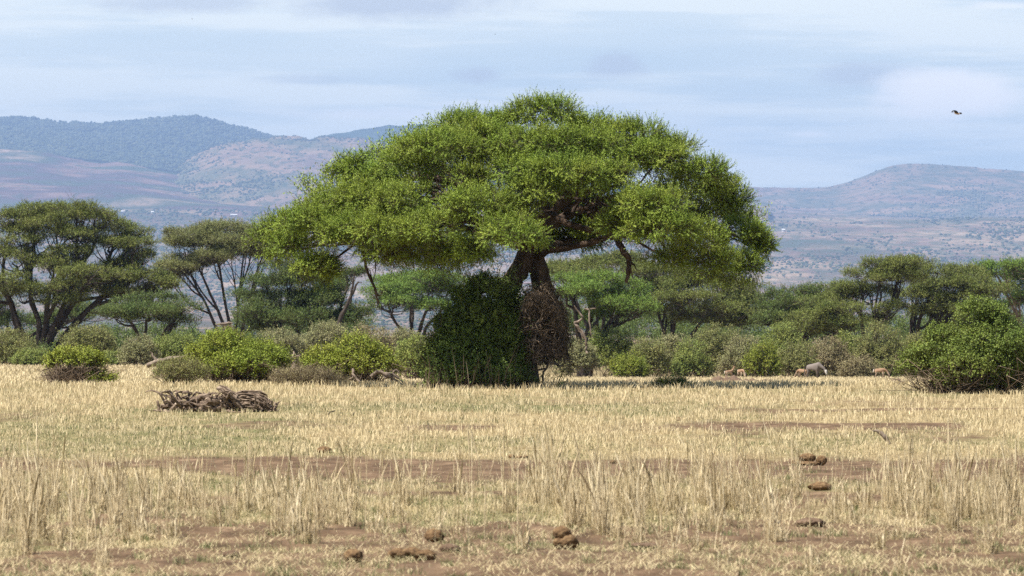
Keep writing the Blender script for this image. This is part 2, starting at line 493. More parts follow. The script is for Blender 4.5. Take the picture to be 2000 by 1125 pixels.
def scatter_grass():
    mb = MB()
    # lawn-like cover from the near edge to the tree
    n = 500000
    y = rng.uniform(751, 1165, n); d = dy(y); px = np.where(rng.uniform(0, 1, n) < .75, rng.uniform(-160, 2160, n), np.where(rng.uniform(0, 1, n) < .5, rng.uniform(-900, -160, n), rng.uniform(2160, 2900, n)))
    x = (px - 1000) / FPX * d; d = d + rng.normal(0, .02, n) * d * .3
    s = soil_mask(x, d); g = green_mask(x, d)
    tuft = fbm(x * 2.2, d * 1.2, 77, 3)
    keep = rng.uniform(0, 1, n) > np.clip(s * 1.3 - .05 + .45 * (tuft < .42), 0, .97)
    x, d, s, g, y, tuft = (a[keep] for a in (x, d, s, g, y, tuft)); n = len(x)
    tall = sstep(tuft, .42, .66)
    h = (.035 + .17 * tall + .05 * rng.uniform(0, 1, n)) * (1 - .4 * g) * (1 - .35 * s)
    h = h * (.55 + .30 * sstep(d, 66, 105) + .30 * sstep(d, 120, 150))
    w = .003 + d * .00011 * rng.uniform(.6, 1.4, n)
    lean = np.abs(rng.normal(.35, .3, n)) + np.where(d < 47, rng.uniform(0, .8, n), 0)
    t = np.clip(rng.beta(1.6, 3.0, n) * .55 + (rng.uniform(0, 1, n) < np.clip(g * 1.1 * (1.25 - tall), 0, 1)) * rng.uniform(.3, .65, n), 0, 1)
    B = np.stack([x, d, gz(x, d) - .005], 1)
    blades(mb, rng, B, h, w, lean, t)
    # fallen straw matted on the near soil
    n = 24000
    y = rng.uniform(1000, 1165, n); d = dy(y); x = (rng.uniform(-300, 2300, n) - 1000) / FPX * d; d = d * rng.uniform(.99, 1.01, n)
    k = fbm(x * 1.3, d * .8, 83) + rng.normal(0, .08, n) > .47; x, d = x[k], d[k]; n = len(x)
    blades(mb, rng, np.stack([x, d, gz(x, d) + rng.uniform(.0, .03, n)], 1), rng.uniform(.03, .09, n), np.full(n, .006), rng.uniform(1.4, 3.2, n), np.clip(.1 + rng.beta(1.5, 2, n) * .5, 0, 1))
    # low green tufts on the near soil and along the track
    k = 340; ty = np.concatenate([rng.uniform(1020, 1150, 230), rng.uniform(920, 1020, 110)]); tx = rng.uniform(-100, 2100, k); i = np.repeat(np.arange(k), 26); n = len(i)
    d = dy(ty[i]); x = (tx[i] - 1000) / FPX * d + rng.normal(0, .05, n) * rng.uniform(.5, 2.2, k)[i]; d = d + rng.normal(0, .07, n)
    blades(mb, rng, np.stack([x, d, gz(x, d)], 1), rng.uniform(.03, .10, n), np.full(n, .007), np.abs(rng.normal(.5, .3, n)), np.clip(rng.normal(.72, .16, k)[i] + rng.normal(0, .1, n), 0, 1))
    # beyond the tree, out to the thicket
    n = 90000
    d = np.exp(rng.uniform(math.log(148), math.log(440), n)); px = rng.uniform(-450, 2450, n); x = (px - 1000) / FPX * d
    h = .15 * rng.uniform(.5, 1.5, n) * (1 + .5 * sstep(d, 150, 300)); w = d * .00022 * rng.uniform(.7, 1.4, n)
    t = np.clip(rng.beta(1.4, 4, n) * .5 + (fbm(x * .2, d * .1, 63) > .6) * .15, 0, 1)
    blades(mb, rng, np.stack([x, d, gz(x, d) - .02], 1), h, w, np.abs(rng.normal(.3, .2, n)), t)
    o = mb.build('savanna_grass', GRASS)
    tag(o, 'short straw and green grass covering the open plain', 'grass', kind='stuff')


scatter_grass()


def tall_grass():
    mb = MB()
    # clumps: (px, row of the base, spread px, stalks, height)
    cl = [(40, 1035, 70, 300, .50), (110, 1010, 70, 280, .55), (190, 1000, 60, 260, .55), (20, 990, 60, 240, .5), (150, 1045, 90, 240, .40), (250, 985, 60, 200, .58),
          (340, 985, 60, 240, .50), (420, 1000, 80, 260, .48), (520, 1000, 70, 300, .52), (590, 1005, 70, 320, .52), (640, 1010, 60, 280, .48),
          (710, 990, 60, 110, .50), (790, 1000, 70, 70, .42), (870, 995, 60, 60, .42), (960, 1010, 60, 60, .38),
          (1060, 990, 50, 260, .55), (1130, 1000, 60, 360, .60), (1180, 1012, 60, 380, .58), (1240, 1000, 60, 330, .58), (1310, 985, 60, 300, .55),
          (1380, 990, 60, 300, .55), (1440, 1000, 70, 330, .52), (1490, 1010, 60, 220, .48), (1560, 1000, 60, 80, .40), (1640, 1000, 60, 90, .40), (1700, 990, 50, 120, .5),
          (1760, 980, 60, 240, .52), (1830, 985, 60, 340, .55), (1890, 1000, 60, 380, .55), (1950, 1000, 60, 360, .58), (2010, 1005, 60, 320, .58), (2070, 990, 60, 260, .55),
          (-50, 1010, 70, 300, .55), (300, 1055, 90, 110, .3), (880, 1030, 150, 150, .22), (1350, 1045, 180, 260, .25), (1700, 1050, 150, 150, .22), (1250, 1110, 60, 25, .35), (1600, 1115, 200, 50, .3), (700, 1060, 80, 30, .3), (1830, 1090, 120, 60, .28)]
    r2 = np.random.default_rng(12)                     # and on beyond the frame
    cl += [(q, r2.uniform(980, 1020), 70, int(r2.uniform(80, 320)), r2.uniform(.4, .58)) for q in list(range(-800, -100, 75)) + list(range(2130, 2850, 75))]
    B = []; H = []; Lw = []
    for px, y, sp, n, h in cl:
        n = int(n * .85)
        # several tussocks inside each clump
        k = max(2, n // 22)
        h *= rng.uniform(.65, 1.15)
        tx = rng.normal(px, sp * .6, k); ty = np.clip(rng.normal(y, 22, k), 950, 1130)
        i = rng.integers(0, k, n)
        d = dy(ty[i]); x = (tx[i] - 1000) / FPX * d + rng.normal(0, .035, n); d = d + rng.normal(0, .05, n)
        B.append(np.stack([x, d, gz(x, d) - .01], 1)); H.append(1.08 * h * (.35 + 1.0 * rng.uniform(0, 1, n) ** 1.4) * rng.uniform(.6, 1.2, k)[i])
        Lw.append(np.abs(rng.normal(.12, .13, n)))
    # single long stalks
    n = 260
    y = rng.uniform(940, 1080, n); d = dy(y); px = rng.uniform(-60, 2060, n)
    x = (px - 1000) / FPX * d
    B.append(np.stack([x, d, gz(x, d)], 1)); H.append(rng.uniform(.6, 1.0, n)); Lw.append(np.abs(rng.normal(.15, .12, n)))
    B = np.concatenate(B); H = np.concatenate(H); Lw = np.concatenate(Lw); N = len(B)
    th = rng.uniform(0, 6.283, N); ld = np.stack([np.cos(th), np.sin(th), np.zeros(N)], 1)
    tt = np.linspace(0, 1, 6)
    path = B[:, None] + UP * (H[:, None] * tt)[..., None] + ld[:, None] * (H * Lw)[:, None, None] * (tt ** 2)[None, :, None]
    head = rng.uniform(0, 1, N) < .55
    prof = np.array([1, .9, .75, .6, .5, .25]); profh = np.array([1, .85, .7, .9, 1.9, .5])
    r = .0033 * np.where(head[:, None], profh, prof) * rng.uniform(.7, 1.3, (N, 1)) * np.where(rng.uniform(0, 1, (N, 1)) < .3, 1.75, .9)
    tubes(mb, path, r, 3, np.repeat(np.clip(rng.beta(1.5, 2.5, N), 0, 1), 15))
    # leaf blades at the foot of the stalks
    i = rng.integers(0, N, int(N * 2.4))
    blades(mb, rng, B[i] + rng.normal(0, .03, (len(i), 3)) * [1, 1, 0], H[i] * rng.uniform(.15, .6, len(i)), np.full(len(i), .006), np.abs(rng.normal(.5, .35, len(i))), np.clip(rng.beta(2, 2, len(i)) + .1, 0, 1))
    # short, darker blades at the foot of the thicker tussocks
    i = rng.integers(0, N, 9000); i = i[(fbm(B[i, 0] * 1.1, B[i, 1] * .4, 91) > .5)]
    blades(mb, rng, B[i] + rng.normal(0, .04, (len(i), 3)) * [1, 1, 0], rng.uniform(.05, .2, len(i)), np.full(len(i), .008), np.abs(rng.normal(.4, .3, len(i))), rng.uniform(.8, 1, len(i)))
    o = mb.build('tall_grass', STRAW)
    tag(o, 'tall dry seeding grass in loose stands across the near plain', 'grass', kind='stuff')


tall_grass()

# ------------------------------------------------------------------ plants
def to_lobes(lst, d, depth=.9):
    out = []
    for l in lst:
        px, py, rx, ry = l[:4]; dz = l[4] if len(l) > 4 else 0.0
        dd = d + dz
        out.append((P(px, py, dd), np.array([S(rx, dd), S(rx, dd) * depth, S(ry, dd)])))
    return out


def foliage(mb, rng, lobes, sub, nsp, L, nl, ll, lw, k=1.0, zmin=-.25, out=.9, up=.35, rnd=.55, twig=.006, spread=.9, shell=(.72, 1.0), bend=.25, fwd=.8, stemf=.12, rim=0.0):
    for c, r in lobes:
        q, nr = lobe_points(rng, c, r, sub, zmin, k, shell)
        m = len(q)
        ct = rng.normal(.38, .11, m)
        ns = max(3, nsp)
        root = np.repeat(q, ns, 0) + rng.normal(0, sub * .33, (m * ns, 3)) * np.array([1, 1, .7])
        nz_ = np.repeat(nr[:, 2:3], ns, 0)
        D = np.repeat(nr, ns, 0) * out + UP * (up - rim * np.clip(.45 - nz_, 0, 1)) + rng.normal(0, rnd, (m * ns, 3))
        Ls = L * rng.uniform(.6, 1.25, m * ns)
        tn = np.clip(np.repeat(ct, ns) + rng.normal(0, .1, m * ns), 0, .8)
        sprays(mb, rng, root, D, Ls, nl, ll, lw, tn, spread, bend, twig, fwd, stemf)


def inner_twigs(mb, rng, lobes, n, r, tint=(.0, .6), drop=.25):
    """fine dry twigs under and inside each lobe"""
    for c, rr in lobes:
        a = c + np.array([0, 0, -rr[2] * .6]) + rng.normal(0, .25, (n, 3)) * rr
        d = unit(rng.normal(size=(n, 3)) * [1, 1, .5] + [0, 0, -drop])
        l = rr[0] * rng.uniform(.35, .9, (n, 1))
        m = a + d * l * .5 + rng.normal(0, .08, (n, 3)) * l
        e = a + d * l + rng.normal(0, .15, (n, 3)) * l
        tubes(mb, np.stack([a, m, e], 1), np.repeat([[r, r * .7, r * .3]], n, 0), 3, rng.uniform(tint[0], tint[1], n).repeat(6))


def limbs(rng, base, lobes, r0, mats, parent, stems=None, fork=.35, name='trunk', twr=.5, mat='bark_far', ngroup=4, k=7):
    """trunk that forks to groups of pads, then to every pad"""
    mb = MB()
    cs = np.array([c - np.array([0, 0, r[2] * .75]) for c, r in lobes])
    order = np.argsort(cs[:, 0]); groups = np.array_split(order, min(ngroup, len(order)))
    zb = base[2]; ztop = cs[:, 2].mean()
    for gi, g in enumerate(groups):
        tgt = cs[g].mean(0)
        off = (gi - (len(groups) - 1) / 2) * r0 * .55
        b = base + np.array([off, rng.normal(0, r0 * .3), 0])
        f = b + (tgt - b) * np.array([.16, .16, fork]) + rng.normal(0, r0 * .4, 3)
        m = b + (tgt - b) * np.array([.55, .55, .68]) + rng.normal(0, r0 * .7, 3)
        pth = wig(rng, [b - np.array([0, 0, .3]), f, m, tgt], 14, r0 * .16)
        rad = r0 * np.linspace(.85, .26, 14) * rng.uniform(.85, 1.15); rad[0] *= 1.35
        tubes(mb, pth[None], rad[None] * .8, k, 0.0, rng, .12)
        for i in g:
            s = pth[rng.integers(6, 12)]
            e = cs[i]
            mm = s + (e - s) * np.array([.55, .55, .4]) + rng.normal(0, r0 * .6, 3)
            p2 = wig(rng, [s, mm, e], 9, r0 * .14)
            tubes(mb, p2[None], (r0 * np.linspace(.34, .12, 9))[None], 5, 0.0, rng, .1)
            c, r = lobes[i]
            n = 7
            for _ in range(n):
                a = p2[rng.integers(3, 9)]
                t = c + unit(rng.normal(size=3) * [1, 1, .25]) * r * np.array([.8, .8, .3]) * rng.uniform(.6, 1)
                p3 = wig(rng, [a, (a + t) / 2 + rng.normal(0, .12, 3) * r[0] - [0, 0, .08 * r[0]], t], 6, r[0] * .03)
                tubes(mb, p3[None], (r0 * np.linspace(.13, .03, 6))[None], 4, 0.0)
    return mb.build(name, M[mat], parent, True)


seed = [100]


def acacia(name, label, base_px, d, pads, mat, r0, sub=None, dens=1.0, group=None, bark='bark_far', ngroup=4, fork=.35, depthvar=None, nsp=9, L=.46, flat=1.0, brown_tw=8, zmin=-.12):
    seed[0] += 1; rng = np.random.default_rng(seed[0])
    base = P(base_px[0], base_px[1], d)
    gzz = gpt(base_px[0], d)
    base[2] = min(base[2], gzz[2])
    t = thing(name, label, 'tree', base, group)
    full = []; ymean = np.mean([p[1] for p in pads])
    for p in pads:
        dz = p[4] if len(p) > 4 else (rng.uniform(-1, .6) - .5 * (p[1] > ymean)) * S(70, d)
        full.append((p[0], p[1], p[2] * 1.12, p[3] * .92, dz))
    lob = to_lobes(full, d)
    extra = []
    for i, p in enumerate(pads):                      # lesser tiers between the main ones
        near = sorted(pads, key=lambda q: (q[0] - p[0]) ** 2 + 6 * (q[1] - p[1]) ** 2)[1:4]
        q = near[rng.integers(len(near))]; u = rng.uniform(.35, .65)
        extra.append((p[0] + (q[0] - p[0]) * u + rng.normal(0, 6), p[1] + (q[1] - p[1]) * u + rng.uniform(0, 10), (p[2] + q[2]) * .36, (p[3] + q[3]) * .5, rng.uniform(-1, 1) * S(90, d)))
    extra = to_lobes(extra, d)
    limbs(rng, base, lob, r0, None, t, fork=fork, mat=bark, ngroup=ngroup)
    mb = MB()
    px = d / 4266.0
    # each pad is broken into smaller tilted tufts so that its edge is uneven
    small = []
    for c, r in lob + extra:
        n = 6
        small.append((c, r * np.array([.8, .8, .62])))
        for _ in range(n):
            a = rng.uniform(0, 6.283); q = rng.uniform(.45, .85)
            cc = c + np.array([math.cos(a) * r[0] * q, math.sin(a) * r[1] * q, r[2] * rng.uniform(-.7, .15)])
            small.append((cc, r * np.array([rng.uniform(.3, .5), .4, rng.uniform(.3, .5)])))
    sb = sub or 8.5 * px
    foliage(mb, rng, small, sb, nsp + 3, L * d / 480, 6, 1.6 * px, .62 * px, k=dens * 1.15, zmin=zmin, out=.8, up=.3, rnd=.5, twig=.15 * px, shell=(.55, 1.0), bend=.12)
    inner_twigs(mb, rng, lob, brown_tw * 3, .22 * px, (.95, 1.0), .0)
    mb.build('crown', M[mat], t)
    return t


# ---- the great umbrella acacia
def main_tree():
    rng = np.random.default_rng(7)
    d = 147.0
    base = gpt(1016, d)
    t = thing('umbrella_acacia', 'huge bright green umbrella acacia with dense domed crown in the middle of the plain', 'tree', base)
    pads = [(1062, 222, 78, 34, -.5), (905, 246, 70, 28, 1), (860, 290, 100, 32, -3.4), (930, 268, 66, 26, -2), (698, 334, 52, 34, 1.2), (800, 324, 72, 34, -2.2), (745, 346, 38, 24, -.5),
            (1060, 282, 118, 32, -2.5), (1162, 285, 78, 30, -2), (1238, 264, 78, 26, 0), (985, 246, 60, 26, 0), (1150, 250, 50, 24, .5), (1280, 312, 85, 34, -1.6), (1372, 338, 60, 28, -1.4), (1320, 292, 46, 22, .5), (1405, 362, 40, 24, .2),
            (1100, 338, 104, 34, -4.2), (1048, 374, 62, 26, -4.8), (1150, 356, 70, 22, -4.0), (1010, 410, 50, 26, -4.6), (1012, 334, 66, 28, -4), (1192, 345, 58, 24, -4), (700, 390, 75, 36, -2.2), (800, 392, 78, 38, -4), (640, 400, 55, 28, -.6),
            (612, 440, 78, 44, -1.7), (545, 450, 50, 32, .2), (664, 458, 50, 32, -2.8), (745, 450, 78, 38, -4.6), (836, 450, 74, 40, -5.5), (935, 405, 88, 44, -5.2), (1000, 462, 76, 48, -7.2), (890, 486, 58, 24, -4),
            (1270, 402, 86, 38, -5), (1290, 448, 84, 32, -5.5), (1216, 442, 50, 32, -4.7), (1365, 470, 58, 44, -3.8), (1395, 508, 50, 22, -2.6), (1455, 460, 50, 44, -.3), (1440, 515, 44, 26, -1), (1484, 478, 24, 34, 0), (1434, 388, 32, 32, 1.6),
            (610, 520, 38, 28, -2), (640, 522, 26, 22, -1.4), (568, 480, 50, 24, -.5), (720, 478, 50, 20, -1.5), (800, 488, 66, 20, -2.5), (1318, 500, 50, 20, -3), (930, 488, 36, 20, -5), (760, 492, 60, 20, -3.4), (860, 500, 60, 18, -3.6), (700, 440, 50, 24, -3.4), (910, 345, 40, 16, -.5),
            (1130, 405, 70, 24, 3.5), (1090, 440, 60, 24, 4), (1170, 445, 60, 26, 3), (1120, 470, 70, 14, 4.5)]
    lob = to_lobes(pads, d)
    back = []
    for _ in range(64):                       # the far side of the dome
        a = rng.uniform(.15, math.pi - .15); q = rng.uniform(.35, .97)
        px = 1005 + math.cos(a) * 470 * q; dz = math.sin(a) * 8.2 * q
        top = 235 + 215 * q ** 2.2
        back.append((px, top + rng.uniform(10, 55), rng.uniform(65, 100), rng.uniform(24, 34), dz))
    backl = to_lobes(back, d)
    # crown
    mb = MB()
    small = []
    for c, r in lob:
        small.append((c, r * np.array([.84, .84, .74])))
        for _ in range(9):
            v = unit(rng.normal(size=3)); v[2] = abs(v[2]) * .8 - .25; v[1] -= .15
            cc = c + v * r * rng.uniform(.5, .78) - [0, 0, .08]
            s = rng.uniform(.2, .34)
            small.append((cc, r * np.array([s, s, s * 1.1])))
    foliage(mb, rng, small, .27, 8, .38, 20, .052, .026, k=.80, zmin=-.35, out=.8, up=.22, rnd=.42, twig=.006, shell=(.6, 1.0), bend=.2, spread=.55, fwd=.6, stemf=.2, rim=.9)
    foliage(mb, rng, backl, .36, 6, .42, 7, .12, .04, k=.6, zmin=-.1, out=.8, up=.3, rnd=.5, shell=(.6, 1.0))
    # drooping outer sprays at the hem of the crown
    hem = [(540, 490, 40, 10, .5), (600, 540, 26, 8, 0), (640, 540, 20, 8, .4), (790, 500, 60, 8, -1), (880, 506, 60, 8, -1.5), (1290, 494, 50, 8, -1), (1380, 522, 60, 10, -1), (1430, 535, 40, 10, -1.5), (1465, 535, 22, 14, -.5), (1490, 490, 18, 16, -.3)]
    hl = to_lobes(hem, d)
    foliage(mb, rng, hl, .3, 5, .5, 7, .08, .028, k=.7, zmin=-1, out=.5, up=-.75, rnd=.4, shell=(.3, 1.0), bend=.15)
    inner_twigs(mb, rng, lob + backl, 30, .008, (.95, 1.0), .45)
    inner_twigs(mb, rng, hl, 40, .006, (.95, 1.0), .9)
    mb.build('crown', M['crown'], t)
    # trunk and limbs
    mb = MB()
    def tb(pts, r, m=16, k=10, amp=.03, g=.12, w=None):
        p = wig(rng, [P(*q) for q in pts], m, amp)
        rr = np.interp(np.linspace(0, 1, m), np.linspace(0, 1, len(r)), r)
        (w or mb) and tubes(w or mb, p[None], rr[None], k, 0.0, rng, g)
        return p
    tb([(1016, 770, 147), (1014, 720, 147), (1008, 660, 147), (1000, 610, 146.8)], [.85, .62, .55, .45], 14, 14)
    tb([(1000, 640, 146.9), (990, 590, 146.6), (1004, 545, 146.6), (1026, 498, 146.8), (1038, 460, 147), (1020, 410, 147)], [.42, .36, .35, .32, .28, .2], 20, 14)
    tb([(1016, 690, 147), (1050, 630, 147), (1064, 580, 147), (1052, 530, 147), (1046, 490, 147), (1066, 440, 147.3), (1090, 390, 147.5)], [.4, .36, .34, .33, .33, .26, .18], 22, 14)
    tb([(1046, 500, 147), (1075, 488, 146), (1130, 480, 145.5), (1190, 462, 145), (1240, 440, 144.5)], [.18, .14, .12, .10, .06], 16, 10)
    tb([(1056, 470, 147), (1060, 420, 146), (1100, 432, 145), (1160, 452, 144.4), (1210, 455, 144)], [.2, .15, .12, .10, .06], 16, 10)
    tb([(1040, 470, 147), (1090, 430, 149), (1160, 400, 150), (1240, 370, 150)], [.22, .18, .14, .07], 14, 10)
    tb([(1036, 480, 147), (960, 440, 146), (880, 420, 145), (790, 425, 144.5), (700, 440, 145)], [.26, .22, .18, .13, .06], 18, 10)
    tb([(1036, 465, 147), (950, 400, 148), (860, 350, 148), (760, 350, 148)], [.24, .2, .14, .06], 16, 10)
    tb([(1060, 440, 147), (1060, 370, 147), (1050, 290, 147), (1060, 240, 147)], [.2, .17, .12, .05], 14, 10)
    tb([(1060, 430, 147), (1130, 360, 147), (1220, 310, 147), (1330, 330, 147)], [.2, .16, .11, .05], 14, 10)
    tb([(1190, 462, 145), (1300, 450, 144.8), (1400, 450, 145.5), (1460, 470, 146.5)], [.14, .11, .07, .03], 14, 9)
    tb([(1046, 490, 147), (1120, 470, 151), (1220, 440, 153), (1330, 430, 154)], [.22, .16, .11, .05], 14, 9)
    tb([(1036, 480, 147), (950, 460, 151), (830, 430, 153), (690, 440, 153)], [.22, .16, .11, .05], 14, 9)
    tb([(1046, 480, 147), (1035, 470, 143), (1010, 465, 140.5)], [.18, .13, .06], 12, 9)
    for i in range(90):                        # boughs from the limbs into the lobes
        c, r = (lob + backl)[rng.integers(len(lob) + len(backl))]
        hub = P(1005 + (c[0] / (147 / FPX)) * rng.uniform(.35, .6), 430 - rng.uniform(0, 50), 147 + (c[1] - 147) * rng.uniform(.3, .6))
        e = c - [0, 0, r[2] * .4]
        p = wig(rng, [hub, (hub + e) / 2 + rng.normal(0, .2, 3) - [0, 0, .1], e], 9, .05)
        tubes(mb, p[None], np.linspace(.075, .02, 9)[None], 6, 0.0, rng, .1)
    mb.build('trunk', M['bark'], t, True)
    # dead boughs hanging from the crown
    for spec in ([[(702, 455, 145), (708, 490, 144.6), (714, 512, 144.6), (722, 545, 144.6), (733, 565, 144.6), (736, 600, 144.6)], [.07, .06, .05, .045, .04, .012],
                  [[(716, 470, 144.6), (732, 500, 144.6), (734, 525, 144.7), (728, 548, 144.6)], [[733, 570, 144.6], (742, 578, 144.6), (748, 570, 144.5)], [(735, 580, 144.6), (740, 592, 144.6), (741, 606, 144.6)], [(730, 560, 144.6), (726, 540, 144.8), (720, 525, 145)]]],
                 [[(1205, 465, 144), (1216, 488, 143.6), (1228, 505, 143.6), (1228, 530, 143.6), (1223, 552, 143.6)], [.13, .12, .10, .085, .05],
                  [[(1228, 515, 143.6), (1232, 530, 143.5), (1237, 546, 143.5)], [(1226, 512, 143.6), (1236, 516, 143.4), (1243, 526, 143.3)]]]):
        w = MB(); tb(spec[0], spec[1], 16, 8, .02, .15, w)
        for s in spec[2]:
            p = wig(rng, [P(*q) for q in s], 8, .012)
            tubes(w, p[None], np.linspace(spec[1][2] * .7, .012, 8)[None], 6, 0.0, rng, .1)
        w.build('dead_bough', M['bark'], t, True)['label'] = 'bare dark bough hanging below the crown'


main_tree()


def mound():
    rng = np.random.default_rng(21)
    d = 144.6
    t = thing('leafy_mound', 'tall dark green leafy mound of creepers wrapped round the base of the great acacia trunk', 'shrub', gpt(925, d))
    lb = [(952, 584, 42, 34, 0), (915, 606, 44, 32, .2), (962, 642, 36, 44, -.4), (984, 566, 16, 26, .6), (1000, 600, 14, 30, .8), (872, 668, 26, 26, -.6), (905, 575, 18, 18, .4), (1004, 668, 20, 26, -.3), (848, 726, 22, 26, -.3), (930, 640, 78, 50, -.4), (965, 690, 58, 60, -.6), (905, 690, 68, 48, -.6), (870, 715, 40, 38, 0), (925, 722, 88, 34, -.8), (985, 722, 34, 32, -.4), (940, 556, 22, 16, .3), (895, 650, 36, 40, 0)]
    lob = to_lobes(lb, d, .85)
    mb = MB()
    small = list(lob)
    for c, r in lob:
        for _ in range(8):
            v = unit(rng.normal(size=3)); small.append((c + v * r * rng.uniform(.7, .98), r * rng.uniform(.16, .4)))
    foliage(mb, rng, small, .2, 6, .26, 8, .07, .05, k=.7, zmin=-.7, out=.8, up=.15, rnd=.6, shell=(.7, 1.02), spread=1.1, fwd=.5)
    nq = 420
    c_ = np.array([lob[i][0] for i in rng.integers(0, len(lob), nq)]); v = unit(rng.normal(size=(nq, 3)) + [0, -.3, .3]); rr_ = np.array([S(60, d), S(50, d), S(42, d)])
    sprays(mb, rng, c_ + v * rr_ * .85, v + UP * .4 + rng.normal(0, .3, (nq, 3)), rng.uniform(.4, .9, nq), 9, .07, .045, np.clip(rng.normal(.5, .2, nq), 0, .8), 1.1, .3, .008, .5)
    # weeds round its foot
    foliage(mb, rng, to_lobes([(900, 748, 70, 9, -1.2), (1000, 748, 50, 10, -1.4), (960, 750, 60, 7, -1.6), (1075, 748, 22, 10, -.5)], d), .25, 5, .3, 6, .08, .03, k=.8, zmin=-.2, up=.8, out=.5)
    mb.build('foliage', M['mound'], t)
    mb = MB()
    n = 500
    a = np.stack([rng.uniform(S(-165, d), S(15, d), n), d + rng.normal(-.6, .9, n), np.full(n, .0)], 1)
    e = a + rng.normal(0, .25, (n, 3)) + UP * rng.uniform(.3, 1.2, (n, 1))
    m = (a + e) / 2 + rng.normal(0, .12, (n, 3))
    tubes(mb, np.stack([a, m, e], 1), np.repeat([[.014, .011, .004]], n, 0), 3, rng.uniform(0, .8, n).repeat(6))
    tag(mb.build('dry_undergrowth', M['twig'], t), kind='stuff')


mound()


def dry_curtain():
    rng = np.random.default_rng(22)
    d = 145.6
    t = thing('dry_creeper', 'brown curtain of dry leafless creeper twigs draped on the right side of the acacia trunk', 'shrub', gpt(1065, d))
    mb = MB()
    n = 5600
    u = rng.uniform(0, 1, n) ** .7; a = rng.uniform(0, 6.283, n)
    yy = 558 + rng.uniform(0, 1, n) ** .85 * 138; cx = 1056 + (yy - 562) * .07 + np.cos(a) * (12 + 34 * sstep(yy, 555, 625)) * u; dd = d + rng.normal(0, .9, n) - .3
    A = np.stack([(cx - 1000) / FPX * dd, dd, EYE + (HOR - yy) / FPX * dd], 1)
    out = np.stack([np.cos(a) * .6, rng.normal(-.1, .5, n), rng.uniform(-.1, .4, n)], 1)
    l = rng.uniform(.2, .85, (n, 1))
    B1 = A + out * l * .6 + rng.normal(0, .12, (n, 3)); B2 = B1 + (out * .5 - UP * .55) * l * .6 + rng.normal(0, .14, (n, 3)); B3 = B2 + (out * .25 - UP * .5) * l * .55 + rng.normal(0, .16, (n, 3))
    Q = np.stack([A, B1, B2, B3], 1)
    # keep the draped outline
    px = 1000 + Q[..., 0] / Q[..., 1] * FPX; py = HOR - (Q[..., 2] - EYE) / Q[..., 1] * FPX
    ok = ((np.abs(px[:, 3] - 1062) / 60) ** 2 + ((py[:, 3] - 660) / 104) ** 2 < rng.uniform(.25, 1.3, n)) & (py.max(1) < 751)
    Q = Q[ok]; n = len(Q)
    tubes(mb, Q, np.repeat([[.012, .011, .009, .004]], n, 0) * rng.uniform(.7, 1.4, (n, 1)), 3, rng.uniform(.15, 1, n).repeat(9))
    mb.build('twig', M['twig'], t)
    mb = MB()
    for s in ([(1055, 690, d), (1068, 712, d - .3), (1064, 728, d - .3), (1060, 752, d - .2)], [(1020, 655, d - .8), (1030, 675, d - 1), (1040, 700, d - 1), (1060, 712, d - 1)], [(1040, 690, d - 1), (1075, 708, d - 1), (1100, 716, d)], [(1030, 715, d - .5), (1045, 722, d - .5), (1066, 720, d - .5)]):
        mb = MB(); p = wig(rng, [P(*q) for q in s], 10, .03); tubes(mb, p[None], np.linspace(.06, .03, 10)[None], 6, .5, rng, .15)
        mb.build('stem', M['bark_pale'], t, True)
    mb = MB()
    foliage(mb, rng, to_lobes([(1085, 640, 22, 14, -.6), (1060, 655, 18, 14, -.8), (1035, 590, 20, 30, .5)], d), .2, 4, .25, 6, .08, .05, k=.5)
    mb.build('foliage', M['mound'], t)


dry_curtain()

# ---- background trees
G = 'acacias standing behind the thicket'
acacia('acacia', 'broad layered acacia at the left with dark forked trunks and open flat tiers', (78, 690), 480,
       [(70, 408, 52, 10), (150, 405, 50, 9), (25, 425, 60, 12), (110, 428, 66, 12), (185, 420, 55, 13), (232, 446, 52, 15), (60, 450, 60, 11), (150, 458, 70, 12), (215, 472, 58, 14), (264, 476, 30, 16), (268, 456, 25, 12),
        (25, 500, 55, 18), (110, 515, 55, 14), (172, 532, 78, 18), (232, 520, 58, 17), (298, 540, 42, 20), (328, 552, 22, 12), (60, 570, 60, 14), (250, 570, 45, 12), (110, 590, 40, 10), (40, 470, 40, 10), (140, 490, 60, 12), (15, 542, 50, 16), (130, 556, 60, 13), (200, 552, 66, 13),
        (-45, 430, 50, 14), (-55, 480, 50, 16), (-60, 530, 40, 16), (270, 505, 35, 12)], 'crown_olive', .72, group=G, ngroup=6, fork=.3, dens=.8)
acacia('acacia', 'grey green acacia with a fan of bare limbs left of the great tree', (455, 632), 560,
       [(375, 456, 58, 12), (440, 445, 68, 13), (496, 458, 52, 12), (530, 475, 34, 10), (450, 492, 50, 9), (358, 470, 40, 9), (420, 474, 76, 10), (482, 480, 56, 11), (360, 506, 50, 12), (342, 520, 38, 9), (415, 500, 34, 8), (505, 470, 36, 11), (522, 492, 28, 8), (398, 508, 28, 7), (330, 538, 20, 10)], 'crown_grey', .42, group=G, ngroup=5, fork=.24, dens=.95)
acacia('acacia', 'dense dark green rounded acacia tucked below the left end of the great crown', (590, 665), 470,
       [(560, 522, 45, 16), (520, 548, 45, 18), (590, 545, 50, 16), (540, 580, 74, 24), (620, 588, 60, 20), (500, 602, 48, 24), (570, 618, 80, 22), (652, 562, 25, 8), (660, 620, 50, 20), (700, 604, 32, 18), (685, 532, 22, 7), (612, 570, 50, 13), (490, 630, 36, 20), (640, 545, 35, 9)], 'crown_dark', .5, group=G, dens=.95, nsp=10)
